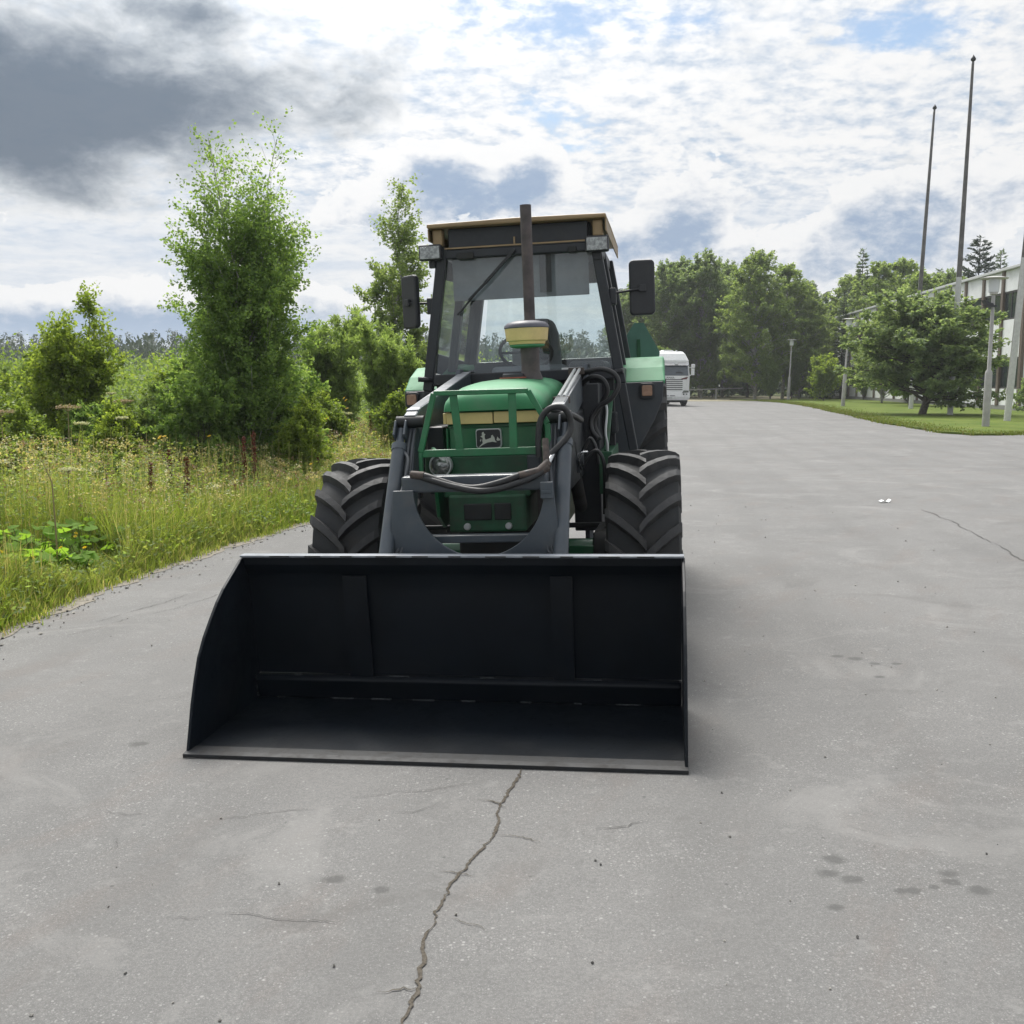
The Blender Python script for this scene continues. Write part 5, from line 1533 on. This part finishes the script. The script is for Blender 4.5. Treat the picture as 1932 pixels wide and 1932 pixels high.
for (x, y, rz_, s_, lb) in ((13.2, 93.0, .3, 1.15, 'grey-green bush hidden mostly by the white lorry'), (17.0, 101.5, 1.3, 1.1, 'grey-green bush behind the barrier boom'), (20.0, 103.0, 2.3, 1.2, 'grey-green bush left of the drooping birch, beyond the gravel'),
                            (25.5, 94.0, 3.3, 1.05, 'grey-green bush just left of the far lamp post'), (33.0, 87.0, 4.3, 1.2, 'grey-green bush behind the left edge of the round tree')):
    plant_tree('willow_bush', lb, 'bush', (x, y, 0), rz_, wi, 'willow bushes at the tree line', s_)
plant_tree('willow_bush', 'grey-green bush between the far lamp post and the yellow-green bush', 'bush', (27.2, 91.5, 0), 2, wi, 'willow bushes at the tree line', 1.1)
plant_tree('willow_bush', 'grey-green bush behind the second lamp post', 'bush', (30.0, 88.0, 0), 3, wi, 'willow bushes at the tree line', 1.15)

# ------------------------------------------------------------------ masses nobody could count
r = np.random.default_rng(51)
# forest closing the view: tall shadowy wood behind the single trees, low wood on the left skyline
PP, SS, AA = [], [], []
def conifer_pts(x, y, H, n, w):
    t = r.random(n) ** .8
    a = r.uniform(0, 6.283, n)
    rad = w * (1 - t) * np.sqrt(r.random(n)) + .05
    PP.append(np.stack([x + rad * np.cos(a), y + rad * np.sin(a), t * H], 1))
    AA.append(np.stack([np.cos(a), np.sin(a), -.3 * np.ones(n)], 1))
    SS.append(np.full(n, (.045 if n < 200 else .075) * H))
for i in range(1250):
    y = r.uniform(190, 330)
    x = y * r.uniform(-1.5, .16)
    conifer_pts(x, y, r.uniform(9.0, 13.5) * (y / 230) ** .8, 190, 2.0)
for i in range(170):
    y = r.uniform(112, 150)
    x = y * r.uniform(.10, .52)
    conifer_pts(x, y, r.uniform(8, 11.5) * y / 112, 260, 3.2)
for i in range(620):                                               # broadleaf mass filling in below the tops
    y = r.uniform(180, 240)
    x = y * r.uniform(-1.5, .16)
    n, H, w_ = 170, r.uniform(6.5, 10.0), r.uniform(3.5, 6.0)
    u = unit(r.normal(size=(n, 3))) * (r.random((n, 1)) ** .4)
    p = np.array([x, y, H * .5]) + u * np.array([w_, w_, H * .5])
    PP.append(p)
    AA.append(u + np.array([0, 0, .5]))
    SS.append(np.full(n, 1.15))
P_, A_, S_ = np.concatenate(PP), np.concatenate(AA), np.concatenate(SS)
v, q = leaf_quads(P_, S_ * (0.6 + .8 * r.random(len(P_))), r, .45, unit(A_), .6)
M['forest'] = leaf_mat('far_forest_needles', (0.026, 0.056, 0.026), (0.052, 0.088, 0.038), 0.1)
kind(link('forest', np_mesh('forest', v, q, [M['forest']])), 'stuff')
# scrub over the meadow, between the near bushes and the forest
P_, S_, mi_ = [], [], []
for i in range(560):
    y = 19.5 + 130 * r.random() ** 1.4
    xr = float(verge_x(min(y, 86))) - 1.5
    x = xr - (r.random() ** .9) * y * .75 - .5
    if y < 30 and x > -5.5:
        continue
    H = r.uniform(.9, 2.7) * (1 if y < 60 else 1.35)
    w = H * r.uniform(.45, .8)
    n = 700
    u = unit(r.normal(size=(n, 3))) * (r.random((n, 1)) ** .45)
    p = np.array([x, y, H * .48]) + u * np.array([w, w, H * .55])
    p[:, 2] = np.maximum(p[:, 2], .05)
    P_.append(p)
    S_.append(np.full(n, .03 + .0021 * y) * (0.8 + .4 * r.random()))
    mi_.append(np.full(n, int(r.integers(0, 3))))
P_, S_, mi_ = np.concatenate(P_), np.concatenate(S_), np.concatenate(mi_)
v, q = leaf_quads(P_, S_ * (.6 + .8 * r.random(len(P_))), r, .6, np.tile([0, 0, 1.0], (len(P_), 1)), .3)
VV, QQ, MM = [v], [q], [mi_]
nv = len(v)
for i, (x, y, s_, _q) in enumerate(SH):
    x, y, s_ = x * NEAR, y * NEAR, s_ * NEAR
    src = (sm2 if i % 3 else wi_s)[1]
    co = np.empty(len(src.vertices) * 3, dtype=np.float32)
    src.vertices.foreach_get('co', co)
    co = co.reshape(-1, 3) * s_ * np.array([.92, .92, .82])
    an = i * 1.7
    w_ = np.stack([co[:, 0] * math.cos(an) - co[:, 1] * math.sin(an) + x, co[:, 0] * math.sin(an) + co[:, 1] * math.cos(an) + y, co[:, 2] + gz(x, y)], 1)
    VV.append(w_)
    QQ.append(np.arange(len(w_)).reshape(-1, 4) + nv)
    MM.append(np.full(len(w_) // 4, 1 if i % 3 else 0))
    nv += len(w_)
v, q, mi_ = np.concatenate(VV), np.concatenate(QQ), np.concatenate(MM)
kind(link('scrub_vegetation', np_mesh('scrub_vegetation', v, q, [leaf_mat('scrub_leaf', (0.115, 0.185, 0.050), (0.190, 0.260, 0.085), 0.5), leaf_mat('scrub_young_leaf', (0.130, 0.205, 0.036), (0.210, 0.275, 0.062), 0.5), leaf_mat('scrub_dark_leaf', (0.085, 0.155, 0.042), (0.155, 0.225, 0.070), 0.5)], mi_)), 'stuff')

M['grass_a'] = leaf_mat('meadow_grass', (0.13, 0.18, 0.038), (0.255, 0.295, 0.09), 0.52, 0.6)
M['grass_b'] = leaf_mat('fresh_grass', (0.125, 0.205, 0.028), (0.225, 0.29, 0.055), 0.5, 0.6)
M['grass_dry'] = leaf_mat('dry_grass', (0.34, 0.3, 0.13), (0.47, 0.42, 0.22), 0.4, 0.7)
M['weed'] = leaf_mat('weed_leaf', (0.13, 0.205, 0.035), (0.245, 0.305, 0.072), 0.55)


def blades(n, x, y, h, w, mi, name, mats, lean=.35):
    a = r.uniform(0, 6.283, n)
    ln = np.abs(r.normal(0, lean, n)) * h
    la = r.uniform(0, 6.283, n)
    z0 = gz(x, y) - .015
    c, s = np.cos(a) * w / 2, np.sin(a) * w / 2
    lx, ly = np.cos(la) * ln, np.sin(la) * ln
    def lv(t, ws):
        zz = z0 + h * (t - .18 * t * t * np.minimum(1, ln / np.maximum(h, .01)))
        return [np.stack([x + lx * t * t - c * ws, y + ly * t * t - s * ws, zz], 1), np.stack([x + lx * t * t + c * ws, y + ly * t * t + s * ws, zz], 1)]
    V = np.stack(lv(0, 1) + lv(.55, .8) + lv(1.0, .12), 1).reshape(-1, 3)
    b = np.arange(n)[:, None] * 6
    Q_ = np.concatenate([b + np.array([[0, 1, 3, 2]]), b + np.array([[2, 3, 5, 4]])], 1).reshape(-1, 4)
    return kind(link(name, np_mesh(name, V, Q_, mats, np.repeat(mi, 2))), 'stuff')


# verge grass, short at the asphalt and taller inward
n = 56000
y = 4.8 + 21 * r.random(n) ** 1.5
dd = np.abs(r.normal(0, .5, n)) + r.normal(0, .05, n) + .03 * np.sin(y * 5) + .02 * np.sin(y * 13)
x = verge_x(y) - dd
h = (.08 + .50 * np.clip(dd / .55, 0, 1)) * r.uniform(.45, 1.25, n)
patchy = np.sin(x * 2.3 + 1) * np.sin(y * 1.7) + r.normal(0, .5, n)
mi = np.where(r.random(n) < .10, 2, np.where(patchy > .1, 1, 0))
h = h * np.where(((x + 4.15) / .75) ** 2 + ((y - 8.6) / 1.0) ** 2 < 1, .30, 1)
h = h * np.interp(y, [8, 11, 15], [1.0, .82, .55])
blades(n, x, y, h, (.006 + .00035 * y), mi, 'verge_grass', [M['grass_a'], M['grass_b'], M['grass_dry']], .45)
# tall meadow grass
n = 130000
y = 5.0 + 26 * r.random(n) ** 1.35
dd = .30 + 11 * r.random(n) ** 1.5 + r.normal(0, .08, n)
x = verge_x(y) - dd
h = (.26 + .72 * np.clip(dd / 1.3, 0, 1)) * r.uniform(.5, 1.25, n) * (.8 + .25 * np.sin(x * 1.3) * np.sin(y * .9))
patchy = np.sin(x * 1.1 + 2) * np.sin(y * .8 + 1) + r.normal(0, .5, n)
mi = np.where(r.random(n) < .13, 2, np.where(patchy > .05, 1, 0))
h = h * np.where(((x + 4.15) / .75) ** 2 + ((y - 8.6) / 1.0) ** 2 < 1, .30, 1)
h = h * np.interp(y, [8, 11, 15], [1.0, .82, .55])
blades(n, x, y, h, (.004 + .00038 * y), mi, 'meadow_grass', [M['grass_a'], M['grass_b'], M['grass_dry']], .30)
n = 5200
y = 6.4 + 15 * r.random(n) ** 1.2
dd = .25 + 8 * r.random(n) ** 1.4
x = verge_x(y) - dd
h = (.40 + .75 * np.clip(dd / 1.6, 0, 1)) * r.uniform(.75, 1.3, n) * np.interp(y, [8, 11, 15], [1.0, .85, .60])
h = h * np.where(((x + 4.15) / .75) ** 2 + ((y - 8.6) / 1.0) ** 2 < 1, .30, 1)
blades(n, x, y, h, (.004 + .0003 * y), np.where(r.random(n) < .5, 2, 0), 'meadow_stalks', [M['grass_a'], M['grass_b'], M['grass_dry']], .10)
# leafy weeds woven through it
n = 20000
y = 6.0 + 25 * r.random(n) ** 1.3
dd = .10 + 10 * r.random(n) ** 1.35 + np.abs(r.normal(0, .12, n))
x = verge_x(y) - dd
H = (.20 + .98 * np.clip(dd / 1.9, 0, 1)) * r.uniform(.6, 1.2, n)
H = H * np.where(((x + 4.15) / .75) ** 2 + ((y - 8.6) / 1.0) ** 2 < 1, .30, 1)
H = H * np.interp(y, [8, 11, 15], [1.0, .82, .55])
k = 18
t = r.random((n, k))
pos = np.stack([(x[:, None] + r.normal(0, .05, (n, k))), (y[:, None] + r.normal(0, .05, (n, k))), gz(x, y)[:, None] + H[:, None] * (.15 + .85 * t)], -1).reshape(-1, 3)
sz = (np.repeat(.030 + .0021 * y, k)) * r.uniform(.6, 1.5, n * k) * (1.2 - .6 * t.reshape(-1))
az_ = r.uniform(0, 6.283, n * k)
v, q = leaf_quads(pos, sz, r, .45, np.stack([np.cos(az_), np.sin(az_), .35 * np.ones(n * k)], 1), .75, .8)
mi = np.repeat(np.where(r.random(n) < .22, 2, np.where(np.sin(x * .9) * np.sin(y * .7 + 2) + r.normal(0, .5, n) > 0, 1, 0)), k)
kind(link('meadow_weeds', np_mesh('meadow_weeds', v, q, [M['weed'], M['leaf_willow'], M['grass_a']], mi)), 'stuff')
# seed heads and small blossoms scattered through the meadow
n = 4200
y = 6.8 + 17 * r.random(n) ** 1.1
dd = .5 + 8.5 * r.random(n) ** 1.3
x = verge_x(y) - dd
H = (.32 + .72 * np.clip(dd / 2.2, 0, 1)) * r.uniform(.75, 1.22, n)
H = H * np.interp(y, [8, 11, 15], [1.0, .82, .58])
ok = ((x + 4.15) / .75) ** 2 + ((y - 8.6) / 1.0) ** 2 > 1
x, y, H = x[ok], y[ok], H[ok]
n, k = len(x), 22
spike = (r.random(n) < .55)[:, None]                          # upright panicles, and flat-topped heads
rr = np.where(spike, r.uniform(.008, .018, n)[:, None], r.uniform(.025, .065, n)[:, None])
zz = np.where(spike, r.uniform(-.30, .04, (n, k)) * H[:, None], r.normal(0, .4, (n, k)) * rr)
pos = np.stack([x[:, None] + r.normal(0, 1, (n, k)) * rr, y[:, None] + r.normal(0, 1, (n, k)) * rr, (gz(x, y) + H * 1.08)[:, None] + zz], -1).reshape(-1, 3)
v, q = leaf_quads(pos, np.repeat(.012 + .0009 * y, k) * r.uniform(.6, 1.4, n * k), r, .8, None, 0, 1.5)
mi = np.repeat(r.choice([0, 0, 0, 1, 1, 2], n), k)
kind(link('meadow_seedheads', np_mesh('meadow_seedheads', v, q, [M['grass_dry'], leaf_mat('brown_seed', (0.16, 0.11, 0.06), (0.28, 0.19, 0.11), 0.3), leaf_mat('cream_blossom', (0.38, 0.38, 0.20), (0.55, 0.54, 0.38), 0.4)], mi)), 'stuff')
# lawn blades near the edge and a ragged fringe
n = 26000
pa = np.array(pts)
ii = r.integers(0, len(pts) - 3, n)
x = pa[ii, 0] + np.abs(r.normal(0, .9, n)) * .7 + r.normal(0, .05, n)
y = pa[ii, 1] + np.abs(r.normal(0, .9, n)) * .4 + r.normal(0, .05, n)
ok = (y < 86) & (x < 40)
x, y = x[ok], y[ok]
blades(len(x), x, y, r.uniform(.03, .09, len(x)) + .06, .03 + .0003 * y, np.where(r.random(len(x)) < .2, 1, 0), 'lawn_grass', [leaf_mat('lawn_blade', (0.085, 0.130, 0.018), (0.150, 0.180, 0.040), 0.3), leaf_mat('lawn_straw', (0.16, 0.15, 0.05), (0.22, 0.20, 0.08), 0.2)], .4)

# ------------------------------------------------------------------ wild plants one can pick out
M['dock'] = leaf_mat('dock_seed', (0.085, 0.022, 0.014), (0.17, 0.050, 0.030), 0.15, 0.8)
M['stem'] = mat('green_stem', (0.14, 0.17, 0.05), 0.7)
M['dry_stem'] = mat('dry_stem', (0.26, 0.22, 0.10), 0.8)
M['umbel_dry'] = leaf_mat('dry_umbel', (0.26, 0.20, 0.13), (0.40, 0.32, 0.22), 0.2, 0.8)
M['umbel'] = leaf_mat('pale_umbel', (0.34, 0.36, 0.20), (0.55, 0.56, 0.42), 0.3, 0.8)
M['petal'] = leaf_mat('yellow_petal', (0.62, 0.42, 0.02), (0.75, 0.55, 0.05), 0.25, 0.6)
M['big_leaf'] = leaf_mat('coltsfoot_leaf', (0.13, 0.26, 0.03), (0.2, 0.33, 0.05), 0.55, 0.85)


def dock(loc, H, label, sd):
    q_ = np.random.default_rng(sd)
    t = thing('dock_plant', label, 'wild plant', loc, q_.uniform(0, 6), 'rusty dock spikes in the verge')
    part('stem', MB().tube([(0, 0, 0), (.01, 0, H * .5), (q_.normal(0, .03), q_.normal(0, .03), H)], [.007, .006, .002], 6), M['dock'] if False else M['dry_stem'], t)
    m_ = 420
    tt = q_.random(m_)
    rad = .028 * (1 - .65 * tt) * (0.6 + .6 * np.sin(tt * 26) ** 2) + .004
    a = q_.uniform(0, 6.28, m_)
    p = np.stack([.005 + rad * np.cos(a), rad * np.sin(a), H * (.38 + .62 * tt)], 1)
    v_, f_ = leaf_quads(p, .020 * (.6 + .8 * q_.random(m_)), q_, .9)
    link('seed_head', np_mesh('seed_head', v_, f_, [M['dock']]), t)
    return t


for i, (x, y, H, lb) in enumerate(((-4.02, 11.36, .80, 'rust-brown dock spike nearest the asphalt edge on the left'), (-4.25, 12.68, .86, 'slender rust-brown dock spike left of two close ones'), (-3.80, 11.95, .82, 'straight rust-brown dock spike standing alone in green grass'),
                                   (-3.42, 13.08, .98, 'thinner of two rust-brown dock spikes standing close together'), (-3.30, 13.07, 1.05, 'thicker of two rust-brown dock spikes standing close together'), (-2.95, 15.47, .85, 'faint reddish dock spike left of the tractor front wheel'),
                                   (-3.26, 20.20, 1.0, 'reddish dock spike above the left front wheel'), (-2.87, 20.83, .95, 'thin reddish dock spike beside the loader arm'))):
    dock(G_(x, y), H, lb, 60 + i)


def umbel_plant(name, loc, H, Rr, m, label, group, sd, stemm='stem'):
    q_ = np.random.default_rng(sd)
    t = thing(name, label, 'wild plant', loc, q_.uniform(0, 6), group)
    top = (q_.normal(0, .06), q_.normal(0, .06), H)
    mb_ = MB().tube([(0, 0, 0), (top[0] * .3, top[1] * .3, H * .55), top], [.008, .007, .005], 6)
    rays = 12
    tips = []
    for k in range(rays):
        a = 6.283 * k / rays + q_.uniform(-.2, .2)
        rr = Rr * (1 if k % 2 else .55)
        tip = (top[0] + rr * math.cos(a), top[1] + rr * math.sin(a), H + Rr * .55 - .12 * rr)
        mb_.tube([top, tip], .0025, 4, False)
        tips.append(tip)
    part('stem', mb_, M[stemm], t)
    tips = np.array(tips)
    n_ = 300
    p = tips[q_.integers(0, rays, n_)] + q_.normal(0, 1, (n_, 3)) * np.array([Rr * .20, Rr * .20, Rr * .07])
    v_, f_ = leaf_quads(p, .018 * (.6 + .8 * q_.random(n_)), q_, .9, None, 0, 2.0)
    link('flower_head', np_mesh('flower_head', v_, f_, [M[m]]), t)
    return t


umb = ((-6.55, 13.2, 1.25, .16, 'umbel_dry', 'broad brownish umbel, largest at the left picture edge'), (-5.75, 13.3, 1.30, .15, 'umbel_dry', 'broad brownish umbel right of the largest one'), (-5.6, 14.6, 1.35, .12, 'umbel_dry', 'brownish umbel before the small green shrub'),
       (-4.65, 15.6, 1.15, .09, 'umbel_dry', 'small brown umbel left of the big birch foot'), (-4.4, 16.0, 1.1, .10, 'umbel_dry', 'brown umbel under the big birch'), (-3.7, 18.2, 1.35, .09, 'umbel_dry', 'brown umbel right of the big birch foot'),
       (-5.3, 12.6, 1.15, .08, 'umbel', 'pale cream umbel left of the rust-brown docks'), (-4.9, 12.9, 1.2, .07, 'umbel', 'pale cream umbel behind the rust-brown docks'), (-4.9, 9.7, .92, .09, 'umbel', 'dull green umbel over the big-leaved plants'),
       (-4.75, 9.2, .85, .08, 'umbel', 'dull green umbel at the left picture edge over big leaves'), (-4.45, 10.2, .80, .08, 'umbel', 'greenish umbel between big leaves and first dock'), (-3.4, 17.4, 1.1, .08, 'umbel', 'pale umbel above the tractor left wheel'),
       (-6.2, 15.8, 1.45, .07, 'umbel', 'white umbel in shade of the low young tree'), (-4.9, 16.6, 1.3, .08, 'umbel', 'white umbel left of the birch stem'), (-3.1, 19.0, 1.0, .09, 'umbel', 'pale umbel beside the loader arm knee'))
for i, (x, y, H, rr, m_, lb) in enumerate(umb):
    umbel_plant('umbel_plant', G_(x, y), H * 1.02, rr * .85, m_, lb, 'umbel flowers in the meadow', 80 + i, 'dry_stem' if m_ == 'umbel_dry' else 'stem')


def yellow_flower(loc, H, nf, label, sd, fr=.022):
    q_ = np.random.default_rng(sd)
    t = thing('yellow_flower', label, 'flower', loc, q_.uniform(0, 6), 'yellow flowers in the meadow')
    mb_ = MB()
    heads = []
    for k in range(nf):
        tip = (q_.normal(0, .07), q_.normal(0, .07), H * q_.uniform(.85, 1.05))
        mb_.tube([(0, 0, 0), (tip[0] * .2, tip[1] * .2, H * .6), tip], [.004, .0035, .002], 5)
        heads.append(tip)
    part('stem', mb_, M['stem'], t)
    for hd in heads:
        hb = MB()
        for k in range(9):
            a = 6.283 * k / 9
            hb.raw([(0, 0, 0), (fr * math.cos(a - .3), fr * math.sin(a - .3), .006), (fr * 1.25 * math.cos(a), fr * 1.25 * math.sin(a), .010), (fr * math.cos(a + .3), fr * math.sin(a + .3), .006)], [(0, 1, 2, 3)])
        hb.lathe([(fr * .4, .002), (fr * .35, .012), (0, .015)], 8)
        part('flower_head', hb, M['petal'], t, loc=hd, rot=(q_.uniform(.2, .9), q_.normal(0, .2), 0))
    return t


yf = ((-4.55, 13.4, 1.0, 3, 'cluster of yellow flowers above the slender dock', .026), (-4.15, 13.9, .98, 1, 'single yellow flower right of the yellow cluster', .024), (-2.95, 18.4, 1.30, 3, 'yellow flowers at the right foot of the big birch', .03), (-2.75, 18.9, 1.20, 1, 'single yellow flower below the willow bush', .03),
      (-2.95, 16.8, 1.05, 1, 'large yellow flower above the tractor left tyre', .045), (-3.85, 10.6, .30, 2, 'two low yellow flowers by the first dock', .022), (-3.95, 9.0, .36, 2, 'two low yellow flowers on the big-leaved plants', .016), (-3.78, 9.1, .34, 1, 'low yellow flower at the edge of the big leaves', .016),
      (-3.72, 8.6, .30, 2, 'low yellow flowers in front of the big leaves', .016), (-4.05, 8.4, .26, 1, 'low yellow flower on a big leaf', .018), (-4.3, 8.5, .30, 1, 'low yellow flower at the left picture edge', .02), (-3.2, 12.4, .35, 1, 'low yellow flower right of the paired docks', .02),
      (-3.05, 13.5, .40, 2, 'low yellow flowers below the paired docks', .02), (-2.95, 14.4, .5, 2, 'yellow flowers left of the front tyre', .02))
for i, (x, y, H, nf, lb, fr) in enumerate(yf):
    yellow_flower(G_(x, y), H, nf, lb, 120 + i, fr)


def big_leaf_plant(loc, nl, Rr, H, label, sd, ls=.20):
    q_ = np.random.default_rng(sd)
    t = thing('broad_leaf_plant', label, 'wild plant', loc, 0, 'big-leaved plants by the asphalt')
    mb_ = MB()
    for k in range(nl):
        a = q_.uniform(0, 6.283)
        rr = Rr * math.sqrt(q_.random())
        z = H * q_.uniform(.45, 1.0)
        tip = Vector((rr * math.cos(a), rr * math.sin(a), z))
        mb_.tube([(tip.x * .4, tip.y * .4, 0), (tip.x * .8, tip.y * .8, z * .7), tip], .004, 5, False)
        s_ = ls * q_.uniform(.6, 1.1)
        rim_ = []
        for j in range(15):
            th = -2.75 + 5.5 * j / 14
            rad = s_ * .5 * (1 + .16 * math.cos(th) + .05 * math.cos(th * 7))
            rim_.append(Vector((rad * math.cos(th), rad * math.sin(th), -.10 * s_ * (math.sin(th) ** 2) + .02 * s_ * math.cos(th * 5))))
        lb_ = MB().raw([(0, 0, 0)] + rim_, [(0, j + 1, j + 2) for j in range(14)])
        part('leaf', lb_, M['big_leaf'], t, smooth=True, loc=tip, rot=(q_.normal(0, .35), q_.uniform(.0, .6), q_.uniform(0, 6.283)), angle=80)
    part('stalks', mb_, M['stem'], t)
    return t


big_leaf_plant(G_(-3.78, 8.70), 14, .16, .26, 'low clump of large round bright leaves right at the asphalt edge', 150, .19)
big_leaf_plant(G_(-4.05, 8.55), 24, .24, .30, 'large round bright leaves left of the tall dry stem', 151, .20)
big_leaf_plant(G_(-4.30, 9.05), 46, .36, .44, 'dense clump of bright leaves at the left picture edge', 152, .13)
big_leaf_plant(G_(-3.95, 9.35), 52, .38, .42, 'dense clump of bright leaves behind the tall dry stem', 153, .12)
big_leaf_plant(G_(-4.55, 8.75), 34, .34, .38, 'bright leaves at the far left end of the leafy clump', 154, .15)
ds = thing('dry_stalk', 'single tall straight dry stalk rising from the big-leaved plants', 'wild plant', G_(-3.88, 8.62))
part('stem', MB().tube([(0, 0, 0), (.0, 0, .45), (-.01, 0, .86), (-.09, 0, 1.06)], [.009, .008, .006, .003], 8), M['dry_stem'], ds)

# ------------------------------------------------------------------ thin summer haze: pale air round the whole scene
hm = bpy.data.materials.new('thin_haze')
hm.use_nodes = True
hn = hm.node_tree
hn.nodes.remove(hn.nodes['Principled BSDF'])
pv = hn.nodes.new('ShaderNodeVolumePrincipled')
pv.inputs['Color'].default_value = (0.93, 0.96, 1.0, 1)
pv.inputs['Density'].default_value = 0.00045
pv.inputs['Anisotropy'].default_value = 0.2
hn.links.new(pv.outputs[0], hn.nodes['Material Output'].inputs['Volume'])
hm.cycles.homogeneous_volume = True
hz_ = part('haze', MB().box(-640, 640, -60, 420, -2.0, 19.5), hm)
kind(hz_, 'stuff')
